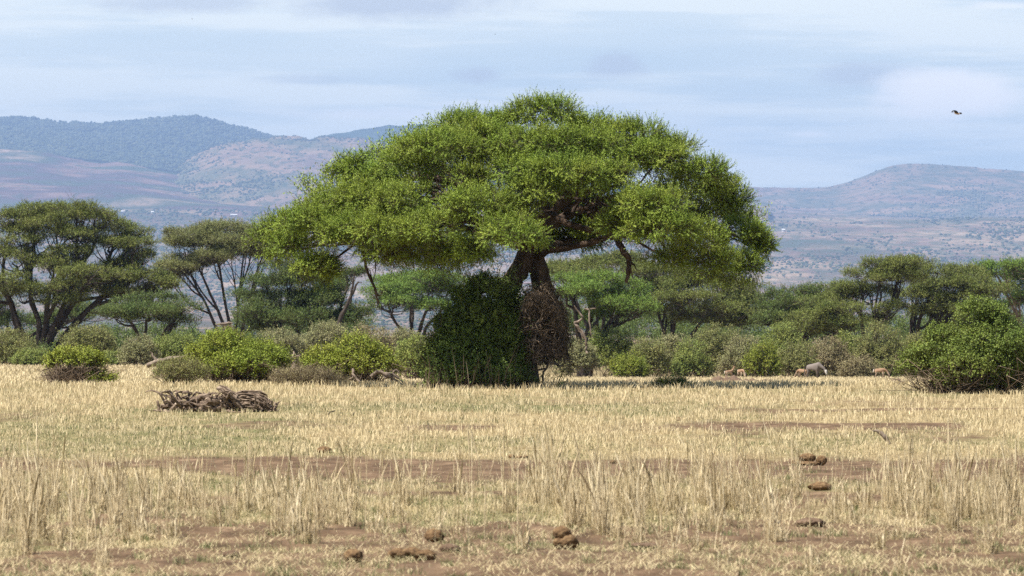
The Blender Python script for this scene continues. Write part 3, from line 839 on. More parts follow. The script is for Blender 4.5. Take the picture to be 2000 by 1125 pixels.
acacia('acacia', 'low spreading green acacia between the grey limbed acacia and the bushes at left', (285, 680), 440,
       [(250, 590, 40, 12), (308, 582, 48, 14), (355, 600, 40, 16), (280, 608, 68, 14), (222, 612, 40, 11), (340, 624, 45, 14)], 'crown_dark', .4, group=G, dens=.95)
acacia('acacia', 'dark green acacia half hidden behind the twin trunks at the left edge', (15, 672), 530,
       [(0, 598, 42, 20), (32, 622, 34, 16), (-25, 570, 50, 18), (140, 618, 44, 11), (185, 602, 48, 12), (-30, 630, 40, 18)], 'crown_dark', .45, group=G)
acacia('acacia', 'flat crowned green acacia framed between the leafy mound and the hanging dead bough', (812, 662), 540,
       [(790, 545, 58, 12), (840, 540, 50, 12), (740, 570, 40, 14), (800, 565, 70, 16), (862, 566, 45, 16), (768, 590, 48, 12), (892, 552, 40, 12), (850, 596, 30, 10)], 'crown_bright', .5, group=G, fork=.45)
acacia('acacia', 'vivid green tiered acacia right beside the brown creeper curtain', (1142, 700), 420,
       [(1118, 546, 42, 12), (1180, 545, 58, 14), (1230, 560, 44, 14), (1150, 570, 58, 12), (1200, 590, 60, 16), (1256, 597, 34, 18), (1108, 566, 28, 10), (1195, 612, 56, 13)], 'crown_bright', .5, group=G, dens=1.0)
acacia('acacia', 'olive acacia showing just under the right boughs of the great tree', (1165, 670), 560,
       [(1110, 520, 58, 12), (1180, 512, 58, 13), (1222, 502, 34, 9), (1245, 532, 40, 15), (1090, 530, 40, 10)], 'crown_olive', .45, group=G)
acacia('acacia', 'wide brownish acacia with long low limbs under the right end of the great crown', (1312, 672), 500,
       [(1260, 526, 48, 15), (1310, 530, 58, 13), (1370, 546, 58, 15), (1420, 560, 58, 14), (1290, 560, 48, 13), (1340, 580, 66, 13), (1400, 600, 58, 13), (1470, 592, 40, 13), (1440, 580, 40, 10), (1300, 602, 48, 11), (1250, 590, 34, 12), (1430, 618, 50, 14), (1360, 618, 50, 12), (1480, 615, 40, 12), (1330, 548, 50, 12)], 'crown_olive', .5, group=G, fork=.3, brown_tw=20)
acacia('acacia', 'dense deep green acacia with a smooth sloping crown right of the great tree', (1550, 690), 470,
       [(1540, 575, 52, 16), (1592, 568, 48, 14), (1510, 600, 45, 16), (1570, 600, 70, 18), (1622, 585, 40, 13), (1500, 626, 40, 12), (1590, 630, 50, 14), (1540, 622, 50, 16)], 'crown_dark', .5, group=G, dens=1.0)
acacia('acacia', 'tallest layered acacia of the right group with a peaked top', (1690, 690), 460,
       [(1722, 514, 38, 12), (1768, 512, 42, 10), (1690, 535, 40, 12), (1660, 560, 48, 12), (1620, 590, 50, 12), (1750, 540, 56, 12), (1700, 570, 58, 12), (1600, 612, 40, 12), (1650, 602, 58, 12), (1760, 522, 30, 10), (1560, 640, 50, 14), (1610, 640, 45, 14), (1660, 630, 45, 12), (1580, 620, 50, 14), (1735, 600, 40, 10)], 'crown_olive', .5, group=G, ngroup=5, fork=.32)
acacia('acacia', 'level topped acacia with several upright trunks behind the big round bush', (1790, 690), 475,
       [(1830, 526, 44, 12), (1880, 530, 44, 12), (1792, 546, 40, 12), (1850, 556, 58, 12), (1902, 546, 40, 13), (1830, 580, 48, 10), (1780, 576, 40, 10), (1900, 580, 48, 12), (1860, 600, 50, 12), (1810, 605, 36, 9), (1930, 565, 40, 12)], 'crown_olive', .5, group=G, ngroup=5, fork=.4)
acacia('acacia', 'thin acacia at the right edge with pale bare branches under its crown', (2012, 660), 500,
       [(1960, 520, 48, 12), (2010, 520, 58, 13), (1930, 536, 38, 10), (2060, 525, 50, 14), (1992, 578, 26, 10), (1955, 596, 36, 11)], 'crown_bright', .4, group=G, bark='bark_pale', fork=.3, ngroup=4)
acacia('acacia', 'low green acacia seen behind the top of the big round bush', (1930, 680), 520,
       [(1950, 622, 56, 16), (1895, 612, 48, 14), (2000, 640, 50, 16), (1860, 620, 40, 14)], 'crown_dark', .35, group=G)


def lob2(rng):
    xs = [-260, 100, 130, 180, 400, 430, 480, 700, 735, 890, 940, 1110, 1480, 1560, 1700, 1940, 2010, 2300]
    ys = [652, 648, 664, 640, 640, 668, 612, 606, 660, 662, 600, 592, 604, 618, 616, 628, 650, 650]
    lob = []
    for k in range(2):
        for px in range(-260, 2300, 26):
            d = 585 + rng.uniform(-15, 60)
            top = np.interp(px, xs, ys) + rng.uniform(-9, 16) + k * 32
            lob.append((P(px + rng.uniform(-8, 8), top + 22, d), np.array([S(rng.uniform(24, 46), d), 2.6, S(rng.uniform(16, 26), d)])))
    return lob


# ---- undergrowth that closes the view below the trees
def undergrowth():
    rng = np.random.default_rng(55)
    mb = MB(); lob = []
    for px in range(-260, 2300, 34):
        d = 455 + rng.uniform(-8, 40)
        top = 676 + rng.uniform(-12, 12)
        lob.append((P(px, top + 24, d), np.array([S(rng.uniform(26, 44), d), 2.2, S(24, d)])))
    foliage(mb, rng, lob, .8, 8, .6, 5, .2, .09, k=.9, zmin=-.4, shell=(.5, 1))
    foliage(mb, rng, lob2(rng), 1.0, 9, .9, 5, .30, .13, k=.9, zmin=-.5, shell=(.5, 1), up=.6)
    o = mb.build('undergrowth', M['crown_dark'])
    tag(o, 'dark continuous undergrowth below the row of acacias', 'undergrowth', kind='stuff')


undergrowth()


# ---- bushes
def bush(label, px, top, hw, base_y, d, mat, group=None, lobes=None, leaf=(1.9, 1.0), dens=1.0, name='bush', sub=None, nsp=7, zmin=-.5, stems=30, L=None, stem_r=None, stem_spread=.9, up=.35, twist=.1, stem_top=.55):
    seed[0] += 1; rng = np.random.default_rng(seed[0])
    t = thing(name, label, 'bush', gpt(px, d), group)
    pxw = d / 4266.0
    H = base_y - top
    if lobes is None:
        lobes = [(px, top + H * .42, hw * .72, H * .40, 0)]
        for _ in range(7):
            a = rng.uniform(-1, 1)
            lobes.append((px + a * hw * .62, top + H * (.48 + .18 * a * a + rng.uniform(-.12, .22)), hw * rng.uniform(.28, .45), H * rng.uniform(.2, .32), rng.uniform(-1, 1) * S(hw, d) * .5))
        lobes.append((px, top + H * .72, hw * .9, H * .3, 0))
    lob = to_lobes(lobes, d, .9)
    small = list(lob)
    for c, r in lob:
        for _ in range(4):
            v = unit(rng.normal(size=3)); small.append((c + v * r * .8, r * rng.uniform(.25, .42)))
    mb = MB()
    foliage(mb, rng, small, sub or 6.5 * pxw, nsp, (L or 4.2 * pxw), 5, leaf[0] * pxw, leaf[1] * pxw, k=dens, zmin=zmin, out=.7, up=up, rnd=.6, twig=.16 * pxw, shell=(.6, 1.02), spread=1.0)
    f = mb.build('foliage', M[mat], t)
    mb = MB(); n = stems
    b = np.array(t.location)
    R = S(hw, d) * stem_spread
    a = b + np.stack([rng.uniform(-1, 1, n) * R * .55, rng.uniform(-1, 1, n) * R * .5, np.full(n, -.05)], 1)
    hh = S(H, d) * stem_top
    e = a + np.stack([rng.normal(0, .45, n) * R, rng.normal(0, .35, n) * R, rng.uniform(.35, 1.05, n) * hh], 1)
    m1 = a + (e - a) * .35 + rng.normal(0, twist, (n, 3)) * R; m2 = a + (e - a) * .7 + rng.normal(0, twist, (n, 3)) * R
    r = stem_r or .28 * pxw
    rv = rng.uniform(.5, 1.4, (n, 1))
    z0 = b[2] - .08
    for q in (m1, m2, e): q[:, 2] = np.maximum(q[:, 2], z0)
    tubes(mb, np.stack([a, m1, m2, e], 1), rv * np.array([[r, r * .8, r * .6, r * .3]]), 4, rng.uniform(0, 1, n).repeat(12))
    mb.build('stem', M['twig'], t)
    return t


GB = 'bushes of the thicket along the edge of the plain'
rows = [
    ('olive brown bush at the left edge below the twin trunks', 15, 645, 75, 714, 418, 'bush_olive'),
    ('small green bush in front of the olive brown bush at the left edge', 62, 684, 40, 716, 402, 'bush_green'),
    ('large olive bush behind the twiggy shrub at left', 168, 634, 66, 712, 422, 'bush_olive'),
    ('rounded grey green bush standing alone beside the pale fallen log', 272, 656, 40, 714, 404, 'bush_grey'),
    ('dark green bush behind the pale fallen log', 340, 652, 50, 708, 426, 'bush_green'),
    ('small green bush between the rounded grey bush and the twiggy shrub', 226, 690, 28, 716, 406, 'bush_green'),
    ('grey brown bush peeping over the bright green shrub at left', 445, 640, 40, 700, 440, 'bush_brown'),
    ('wispy grey olive bush right of the bright green shrub', 545, 640, 64, 722, 412, 'bush_grey'),
    ('taller wispy brown grey bush under the leaning dead trunk', 638, 625, 66, 722, 416, 'bush_grey'),
    ('dry brownish bush left of the leafy mound', 722, 636, 60, 728, 406, 'bush_brown'),
    ('pale grey bush below the flat crowned acacia', 792, 640, 44, 722, 424, 'bush_grey'),
    ('grey green bush beside the foot of the brown creeper curtain', 1130, 668, 44, 728, 402, 'bush_grey'),
    ('green bush under the vivid tiered acacia', 1192, 636, 56, 726, 418, 'bush_green'),
    ('low vivid green bush at the foot of the thicket right of the trunk', 1228, 690, 36, 734, 394, 'bush_bright'),
    ('brown stemmed olive bush next to the low vivid green bush', 1266, 662, 48, 736, 402, 'bush_olive'),
    ('greyish olive bush in the middle of the right thicket', 1318, 654, 58, 737, 414, 'bush_grey'),
    ('light green bush with pale stems in the middle of the right thicket', 1352, 664, 42, 739, 404, 'bush_green'),
    ('broad olive bush under the long low limbs of the brownish acacia', 1404, 632, 70, 739, 422, 'bush_olive'),
    ('grey olive bush behind the first pair of antelopes', 1450, 652, 48, 738, 410, 'bush_grey'),
    ('yellowish green upright bush between two grey olive bushes', 1488, 668, 34, 738, 402, 'bush_bright'),
    ('tall light green bush topping the right thicket', 1528, 630, 56, 738, 432, 'bush_green'),
    ('dense olive bush left of the wildebeest', 1560, 668, 50, 741, 406, 'bush_olive'),
    ('brown olive bush directly behind the wildebeest', 1616, 658, 52, 742, 412, 'bush_brown'),
    ('narrow green bush behind the wildebeest', 1656, 648, 40, 743, 420, 'bush_green'),
    ('wide dusky olive bush left of the big round bush', 1722, 632, 66, 744, 412, 'bush_olive'),
    ('low brown bush in front of the dusky olive bush', 1680, 696, 44, 745, 402, 'bush_brown'),
    ('olive bush half covered by the big round bush', 1800, 650, 60, 744, 420, 'bush_olive'),
    ('green bush hidden behind the right side of the big round bush', 1975, 660, 70, 744, 424, 'bush_green'),
]
for r in rows:
    bush(r[0], r[1], r[2], r[3], r[4], r[5], r[6], GB, sub=.62, leaf=(1.5, .75), nsp=8, dens=1.0)

# nearer shrubs, one by one
bush('bright green shrub with a dark brown twiggy base at the left', 148, 682, 55, 748, 158, 'bush_bright', lobes=[(148, 697, 44, 13, 0), (125, 703, 34, 12, .2), (172, 702, 26, 10, -.2), (104, 709, 16, 8, .3), (190, 710, 14, 8, 0), (208, 743, 16, 6, -.3), (180, 746, 18, 5, -.5)],
     stems=800, stem_r=.015, stem_spread=1.15, twist=.2, stem_top=.55, name='shrub', sub=.2, L=.24, leaf=(2.0, 1.1), nsp=6, dens=.9)
bush('large bright green rounded shrub behind the weathered stump', 470, 648, 90, 752, 156, 'bush_bright', lobes=[(440, 686, 56, 36, 0), (432, 668, 36, 20, .3), (495, 702, 62, 28, -.3), (540, 716, 28, 18, 0), (405, 712, 40, 24, .3), (470, 715, 70, 22, -.7), (500, 684, 40, 20, .5), (385, 690, 16, 14, .2)],
     stems=420, stem_r=.016, stem_spread=1.0, twist=.18, stem_top=.45, name='shrub', sub=.2, L=.24, leaf=(2.0, 1.1), nsp=6, dens=.9)
bush('low brownish green shrub of upright stems left of the large bright shrub', 352, 704, 46, 757, 151, 'bush_olive', lobes=[(352, 730, 44, 24, 0), (330, 738, 26, 18, -.2), (378, 735, 26, 20, -.2)],
     stems=160, stem_r=.012, name='shrub', sub=.2, L=.3, leaf=(2.2, .6), nsp=6, up=.8, zmin=-.3)
bush('bright green shrub with dry tangled roots between the large shrub and the leafy mound', 690, 652, 85, 752, 159, 'bush_bright', lobes=[(695, 686, 52, 28, 0), (640, 704, 44, 24, .2), (735, 704, 36, 24, .2), (690, 712, 66, 22, -.4), (612, 712, 18, 16, .3), (760, 722, 22, 16, 0)],
     stems=300, stem_r=.016, stem_spread=1.0, twist=.2, stem_top=.5, name='shrub', sub=.2, L=.24, leaf=(2.0, 1.1), nsp=6, dens=.9)
bush('dry brown tussocky shrub in front of the gap between the two bright shrubs', 598, 716, 62, 765, 150, 'bush_brown', lobes=[(590, 744, 46, 16, 0), (625, 746, 36, 15, -.2), (655, 752, 26, 12, -.2), (560, 750, 30, 12, 0)],
     stems=260, stem_r=.009, name='shrub', sub=.2, L=.32, leaf=(2.0, .5), nsp=7, up=.9, zmin=-.3, stem_top=.9)
bush('light green bush with bare stems touching the left side of the leafy mound', 812, 656, 42, 742, 240, 'bush_green', lobes=[(812, 685, 34, 26, 0), (795, 700, 24, 20, .3), (832, 705, 20, 24, 0), (815, 712, 32, 18, -.3)],
     stems=120, stem_r=.02, name='bush', sub=.32, leaf=(1.7, .9))
bush('big round leafy green bush on bare crooked stems at the right edge', 1900, 585, 140, 770, 131, 'bush_round', lobes=[(1915, 618, 46, 32, 0), (1945, 622, 28, 22, -.2), (1960, 650, 36, 30, 0), (1864, 668, 56, 34, .3), (1935, 675, 75, 42, -.5), (1830, 700, 66, 32, .2), (1785, 716, 34, 20, .3), (1905, 716, 84, 36, -.7), (1985, 700, 60, 40, -.2), (2045, 690, 60, 55, .3), (2010, 738, 54, 24, -.2), (1870, 742, 44, 14, -.5), (1940, 748, 50, 14, -.4), (2090, 720, 50, 44, .2)],
     stems=520, stem_r=.013, stem_spread=1.02, twist=.16, stem_top=.33, name='bush', sub=.16, L=.2, leaf=(1.9, 1.3), nsp=6, dens=.95)
bush('small dark weed clump on the grass right of the acacia base', 1312, 740, 30, 758, 146, 'bush_green', lobes=[(1312, 750, 26, 6, 0), (1290, 752, 14, 5, 0), (1335, 752, 14, 6, 0)], stems=60, stem_r=.008, name='weed', sub=.2, L=.2, leaf=(1.6, .7))


# ---- dead wood
def wood(name, label, cat, px, d, specs, mat, part='branch', group=None, amp=.02, zrel=True):
    seed[0] += 1; rng = np.random.default_rng(seed[0])
    mb = MB()
    for pts, r in specs:
        q = [P(a, b, d + (c if True else 0)) for a, b, c in pts]
        m = max(8, 4 * len(q))
        p = wig(rng, q, m, amp)
        rr = np.interp(np.linspace(0, 1, m), np.linspace(0, 1, len(r)), r)
        tubes(mb, p[None], rr[None], 8, .6, rng, .18)
    o = mb.build(name, M[mat], None, True)
    return tag(o, label, cat, group)


wood('fallen_log', 'pale fallen log with an upright stub behind the low brownish shrub', 'log', 330, 300,
     [([(288, 714, 0), (312, 706, 0), (345, 699, 0), (380, 692, 0)], [.17, .17, .14, .09]), ([(305, 708, 0), (300, 696, 0), (294, 686, 0)], [.10, .08, .03]), ([(300, 712, 0), (318, 716, 0)], [.14, .05])], 'bark_pale', amp=.05)
wood('dead_branch', 'short pale dead branch lying across the bushes at left', 'branch', 440, 430,
     [([(422, 634, 0), (438, 632, 0), (456, 630, 0)], [.07, .13, .07]), ([(436, 633, 0), (446, 636, 0), (458, 637, 0)], [.08, .07, .04]), ([(440, 634, 0), (444, 660, 0), (446, 716, 0)], [.08, .1, .12])], 'bark_pale', amp=.05)
wood('dead_tree', 'leaning dead trunk with broken forked top above the wispy bushes', 'dead tree', 680, 445,
     [([(650, 722, 0), (664, 632, 0), (678, 595, 0), (690, 570, 0), (700, 550, 0), (706, 553, 0)], [.32, .28, .24, .2, .14, .08]), ([(682, 594, 0), (688, 565, 0), (690, 545, 0), (692, 532, 0)], [.16, .13, .1, .05]), ([(690, 555, 0), (686, 542, 0), (690, 528, 0)], [.07, .05, .03])], 'bark_far', amp=.05)
wood('dead_branch', 'crooked pale dead branches sticking up beside the brown creeper curtain', 'branch', 1135, 396,
     [([(1146, 690, 0), (1143, 660, 0), (1130, 640, 0), (1122, 632, 0), (1138, 620, 0), (1126, 605, 0), (1121, 598, 0)], [.12, .12, .12, .11, .1, .08, .05]), ([(1156, 655, 0), (1151, 625, 0), (1150, 605, 0), (1142, 604, 0), (1164, 603, 0)], [.05, .07, .07, .08, .05]), ([(1123, 634, 0), (1132, 646, 0), (1146, 668, 0)], [.12, .1, .05])], 'bark_pale', amp=.05)
wood('dead_branch', 'twisted grey dead stump between the bright shrubs at left', 'stump', 572, 200,
     [([(576, 738, 0), (573, 715, 0), (566, 700, 0), (558, 690, 0)], [.14, .12, .1, .04]), ([(573, 712, 0), (572, 698, 0), (575, 686, 0)], [.09, .07, .03]), ([(570, 704, 0), (580, 695, 0), (586, 692, 0)], [.07, .05, .02])], 'bark_pale', amp=.03)
wood('dead_root', 'arching pale roots spilling out right of the rooted bright shrub', 'root', 745, 153,
     [([(725, 735, 0), (742, 727, 0), (760, 735, -.2), (778, 744, -.3), (792, 760, -.3)], [.07, .06, .05, .04, .02]), ([(748, 730, 0), (770, 733, 0), (785, 745, -.2), (790, 762, -.2)], [.06, .05, .04, .02]), ([(742, 728, 0), (768, 742, -.2), (778, 760, -.2)], [.05, .04, .02]),
      ([(760, 732, 0), (776, 726, 0), (782, 735, 0)], [.05, .04, .02]), ([(690, 722, 0), (693, 736, -.2), (705, 748, -.3), (715, 760, -.3)], [.05, .05, .03, .015]), ([(692, 735, 0), (680, 742, -.2), (670, 748, -.2)], [.04, .03, .02])], 'bark_pale', amp=.03)
wood('stick', 'thin curved weathered stick standing in the grass at right', 'stick', 1722, dy(866),
     [([(1704, 841, 0), (1716, 843, 0), (1728, 853, 0), (1737, 868, 0)], [.012, .035, .04, .03])], 'bark_pale', amp=.006)
wood('stick', 'small dark stick leaning in the grass right of the weathered stump', 'stick', 645, dy(811),
     [([(636, 811, 0), (645, 806, 0), (654, 802, 0)], [.02, .02, .012])], 'bark_far', amp=.004)
wood('stick', 'tiny upright dark stick further right of the leaning one', 'stick', 690, dy(813),
     [([(687, 814, 0), (690, 809, 0), (695, 803, 0)], [.02, .02, .01])], 'bark_far', amp=.004)


def stump():
    rng = np.random.default_rng(91)
    d = dy(806)
    t = thing('fallen_stump', 'weathered uprooted tree stump with gnarled roots lying on the straw grass', 'stump', gpt(425, d))
    mb = MB()
    for i in range(120):                                   # gnarled root mass
        px = rng.uniform(312, 455); y = rng.uniform(772 + 22 * float(vnoise(px * .045, 3.3, 5)) + (12 if px < 335 else 0), 805)
        y = min(y, 804)
        dd = d + rng.uniform(-.5, .5)
        a = P(px, y, dd); th = rng.uniform(-.5, .7) if rng.uniform() < .7 else rng.uniform(0, 3.1)
        l = rng.uniform(.2, .65); di = np.array([math.cos(th), rng.normal(0, .4), math.sin(th) * .8])
        pts = [a, a + di * l * .5 + rng.normal(0, .07, 3), a + di * l + rng.normal(0, .1, 3), a + di * l * 1.05 + rng.normal(0, .14, 3)]
        for q in pts: q[2] = max(q[2], float(gz(q[0], q[1])) - .02); q[2] = min(q[2], .50)
        p = wig(rng, pts, 10, .015); r0 = rng.uniform(.014, .055)
        tubes(mb, p[None], np.linspace(r0, r0 * .3, 10)[None], 7, .5, rng, .35)
    for pts, r in (([(313, 769, 0), (330, 775, 0), (352, 780, -.1)], [.015, .035, .045]), ([(300, 800, -.2), (318, 803, -.2), (340, 802, -.2)], [.015, .05, .06]), ([(395, 800, -.4), (402, 790, -.4), (420, 782, -.4), (440, 786, -.3)], [.12, .12, .1, .07]), ([(378, 783, -.3), (395, 774, -.3), (412, 778, -.3), (418, 790, -.3)], [.05, .07, .07, .05]), ([(410, 805, -.4), (430, 797, -.4), (450, 790, -.3)], [.06, .08, .06])):
        p = wig(rng, [P(a, b, d + c) for a, b, c in pts], 12, .012); tubes(mb, p[None], np.interp(np.linspace(0, 1, 12), np.linspace(0, 1, len(r)), r)[None], 9, .5, rng, .18)
    for i in range(20):                                   # snapped roots sticking up and out
        px = rng.uniform(318, 470); a = P(px, rng.uniform(785, 800), d + rng.uniform(-.4, .4)); th = rng.uniform(.35, 2.8)
        l = rng.uniform(.25, .5); e = a + np.array([math.cos(th), rng.normal(0, .3), math.sin(th) * .8]) * l
        p = wig(rng, [a, (a + e) / 2 + rng.normal(0, .05, 3), e], 9, .012); r0 = rng.uniform(.02, .045)
        tubes(mb, p[None], np.linspace(r0, .008, 9)[None], 6, .5, rng, .3)
    mb.build('root_mass', M['deadwood'], t)
    mb = MB()
    axis = [[(424, 757, -.35), (443, 767, -.38), (460, 782, -.42), (476, 804, -.46)], [(440, 795, 0), (468, 781, 0), (495, 779, 0), (515, 787, 0), (534, 803, 0)], [(455, 800, -.1), (485, 793, -.15), (512, 800, -.15)]]
    for ai, (ax, w_, nf) in enumerate(zip(axis, (.075, .15, .1), (26, 60, 24))):
        core = wig(rng, [P(a, b, d + c) for a, b, c in ax], 14, .01)
        tubes(mb, core[None], (w_ * np.array([.5, .7, .8, .85, .9, .9, .9, .9, .9, .85, .8, .7, .6, .45]))[None], 9, .5, rng, .3)
        for _ in range(nf):                                # split grain running along the broken trunk
            a0 = rng.integers(0, 6); a1 = rng.integers(8, 14)
            th = rng.uniform(0, 6.283); off = np.array([.3 * math.cos(th), math.cos(th), math.sin(th)]) * w_ * rng.uniform(.75, 1.25)
            pp = core[a0:a1] + off + rng.normal(0, .012, (a1 - a0, 3))
            pp = pp[np.linspace(0, len(pp) - 1, 8).astype(int)] + np.linspace(0, 1, 8)[:, None] * rng.normal(0, .05, 3)
            tubes(mb, pp[None], (rng.uniform(.012, .04) * np.array([.3, .8, 1, 1, 1, .9, .7, .2]))[None], 5, .5, rng, .35)
    mb.build('broken_trunk', M['deadwood'], t)
    mb = MB()
    for i in range(60):                                   # splintered end
        px = rng.uniform(495, 540); y = rng.uniform(788, 806)
        a = P(px, y, d + rng.uniform(-.3, .3)); b = a + np.array([rng.normal(.02, .06), rng.normal(0, .05), rng.uniform(.05, .26) * (1.25 - (px - 495) / 50)])
        p = np.linspace(a, b, 5) + rng.normal(0, .008, (5, 3)); r0 = rng.uniform(.015, .04)
        tubes(mb, p[None], np.linspace(r0, .006, 5)[None], 6, .4, rng, .2)
    tubes(mb, np.array([P(494, 802, d), P(510, 797, d), P(528, 800, d), P(541, 805, d)])[None], np.array([[.08, .1, .08, .05]]), 9, .5, rng, .3)
    mb.build('splintered_end', M['deadwood'], t)
    return t


stump()


# ---- clods and dung
def clod(name, label, px, y, wpx, hpx, mat='dung', balls=None, cat='dung'):
    seed[0] += 1; rng = np.random.default_rng(seed[0]); wpx *= .98; hpx *= 1.08
    d = dy(y); g = gpt(px, d)
    me = MB()
    import bmesh
    balls = balls or [(0, 0, 1, 1)]
    for bx, bz, sx, sz in balls:
        bm = bmesh.new(); bmesh.ops.create_icosphere(bm, subdivisions=4, radius=1)
        V = np.array([v.co[:] for v in bm.verts]); F = np.array([[v.index for v in f.verts] for f in bm.faces]); bm.free()
        n = fbm(V[:, 0] * 1.7 + seed[0], V[:, 1] * 1.7 + V[:, 2] * 1.3, seed[0]) - .5
        n2 = fbm(V[:, 0] * 6 + 3, V[:, 1] * 6 + V[:, 2] * 5, seed[0] + 5, 3) - .5
        V = V * (1 + .55 * n[:, None] + .3 * n2[:, None])
        rx = S(wpx * sx * .5, d); rz = S(hpx * sz * .5, d)
        V = V * [rx, rx * .85, rz] + [S(bx * wpx, d), rng.normal(0, rx * .3), rz * .75 + S(bz * hpx, d)]
        me.add(V + g, F)
    o = me.build(name, M[mat], None, True)
    return tag(o, label, cat)


clod('dung_ball', 'squat brown dung ball leaning on dry grass below the middle of the picture', 848, 1062, 38, 26)
clod('dung_pile', 'two stacked brown dung balls in the near grass right of the middle', 1103, 1076, 46, 40, balls=[(-.12, .45, .75, .65), (.1, 0, .95, .75), (-.25, .1, .5, .5)])
clod('dung_ball', 'dark lumpy dung heap at the lower left of a long soil clod', 690, 1100, 38, 28)
clod('soil_clod', 'long low brown soil clod near the lower edge of the picture', 805, 1098, 92, 28, balls=[(-.3, 0, .45, .9), (0, 0, .55, .95), (.3, 0, .45, .8)], cat='clod')
clod('soil_clod', 'small flat soil clod just right of the long one', 880, 1086, 40, 16, cat='clod', mat='soil')
clod('dung_pile', 'row of round dung balls on the bare red track at right', 1582, 909, 72, 20, balls=[(-.36, 0, .3, .6), (-.05, .35, .42, .85), (.33, .1, .28, .9), (-.1, 0, .75, .45)])
clod('dung_pile', 'crumbled orange brown dung heap just below the bare track at right', 1602, 963, 46, 18)
clod('soil_clod', 'reddish heap of soil in the grass at lower right', 1582, 1032, 56, 18, mat='soil', cat='clod')
clod('dung_pile', 'small dark dung heap beyond the bare track left of the middle', 633, 886, 28, 13)
clod('dung_pile', 'low scattered dung on the far side of the track in the middle', 1012, 895, 36, 8, balls=[(-.35, 0, .35, 1), (.1, 0, .4, .7), (.4, 0, .3, .8)])
clod('soil_clod', 'dark broken clod in the worn soil at lower left', 452, 1090, 34, 15, mat='soil', cat='clod')
clod('soil_clod', 'flat dark cake of soil right of the two stacked dung balls', 1258, 1068, 62, 12, mat='soil', cat='clod')
clod('dung_ball', 'small dark lump of dung on the grass right of the dead bough shadow', 1197, 902, 12, 7)
clod('dung_ball', 'tiny black lump far out on the grass right of the great acacia', 1327, 823, 8, 8)


def soil_bank():
    rng = np.random.default_rng(5); mb = MB()
    px = np.linspace(1180, 1800, 260); rows = np.linspace(-1, 1, 9)
    d = 196.0
    V = []
    for r in rows:
        dd = d + r * 2.5; x = (px - 1000) / FPX * dd
        e = np.clip((fbm(px * .022, r * .3 + 0 * px, 71, 3) - .42) * 3.2, 0, 1) * sstep(px, 1180, 1260) * (1 - sstep(px, 1740, 1800))
        h = (1 - r * r) * (.35 * e * (.6 + .8 * fbm(px * .2, r * 2 + 0 * px, 73, 3))) - .03
        V.append(np.stack([x, np.full_like(x, dd), gz(x, np.full_like(x, dd)) + h], 1))
    V = np.concatenate(V); n = len(px)
    i, j = np.meshgrid(np.arange(len(rows) - 1), np.arange(n - 1), indexing='ij'); a = i * n + j
    mb.add(V, np.stack([a, a + 1, a + n + 1, a + n], -1).reshape(-1, 4))
    tag(mb.build('soil_bank', M['soil'], None, True), kind='structure')


soil_bank()


# ---- animals
def skinned(nodes, edges, root=0, sub=2):
    me = bpy.data.meshes.new('body'); me.from_pydata([n[:3] for n in nodes], edges, []); me.update()
    ob = bpy.data.objects.new('tmp', me); C.objects.link(ob)
    s = ob.modifiers.new('skin', 'SKIN'); s.use_smooth_shade = True
    ss = ob.modifiers.new('sub', 'SUBSURF'); ss.levels = sub; ss.render_levels = sub
    sv = me.skin_vertices[0].data
    for i, n in enumerate(nodes):
        r = n[3] if isinstance(n[3], tuple) else (n[3], n[3]); sv[i].radius = r
        sv[i].use_root = (i == root)
    dg = bpy.context.evaluated_depsgraph_get()
    m2 = bpy.data.meshes.new_from_object(ob.evaluated_get(dg))
    bpy.data.objects.remove(ob)
    return m2


def animal_mat(name, back, belly, leg, zlo, zmid, zhi, stripe=0):
    m, nt, N, L = newmat(name)
    out = N.new('ShaderNodeOutputMaterial'); tc = N.new('ShaderNodeTexCoord'); sx = N.new('ShaderNodeSeparateXYZ')
    L.new(tc.outputs['Object'], sx.inputs[0])
    mr = N.new('ShaderNodeMapRange'); mr.inputs[1].default_value = 0; mr.inputs[2].default_value = zhi
    nz = N.new('ShaderNodeTexNoise'); nz.inputs['Scale'].default_value = 9; L.new(tc.outputs['Object'], nz.inputs['Vector'])
    ma = N.new('ShaderNodeMath'); ma.operation = 'MULTIPLY_ADD'; ma.inputs[1].default_value = .12; L.new(nz.outputs['Fac'], ma.inputs[0]); L.new(sx.outputs['Z'], ma.inputs[2])
    L.new(ma.outputs[0], mr.inputs[0])
    r = ramp(N, [(zlo / zhi, leg), (zmid / zhi, belly), (min(.99, zmid / zhi + .1), back), (1, back)])
    L.new(mr.outputs[0], r.inputs[0])
    p = N.new('ShaderNodeBsdfPrincipled'); p.inputs['Roughness'].default_value = .8; L.new(r.outputs[0], p.inputs['Base Color'])
    L.new(p.outputs[0], out.inputs[0]); return m


def flat_mat(name, col, rough=.7):
    return rough_mat(name, [(0, tuple(c * .75 for c in col)), (1, tuple(min(1, c * 1.2) for c in col))], 14, rough=rough, bump=.1, bdist=.01)


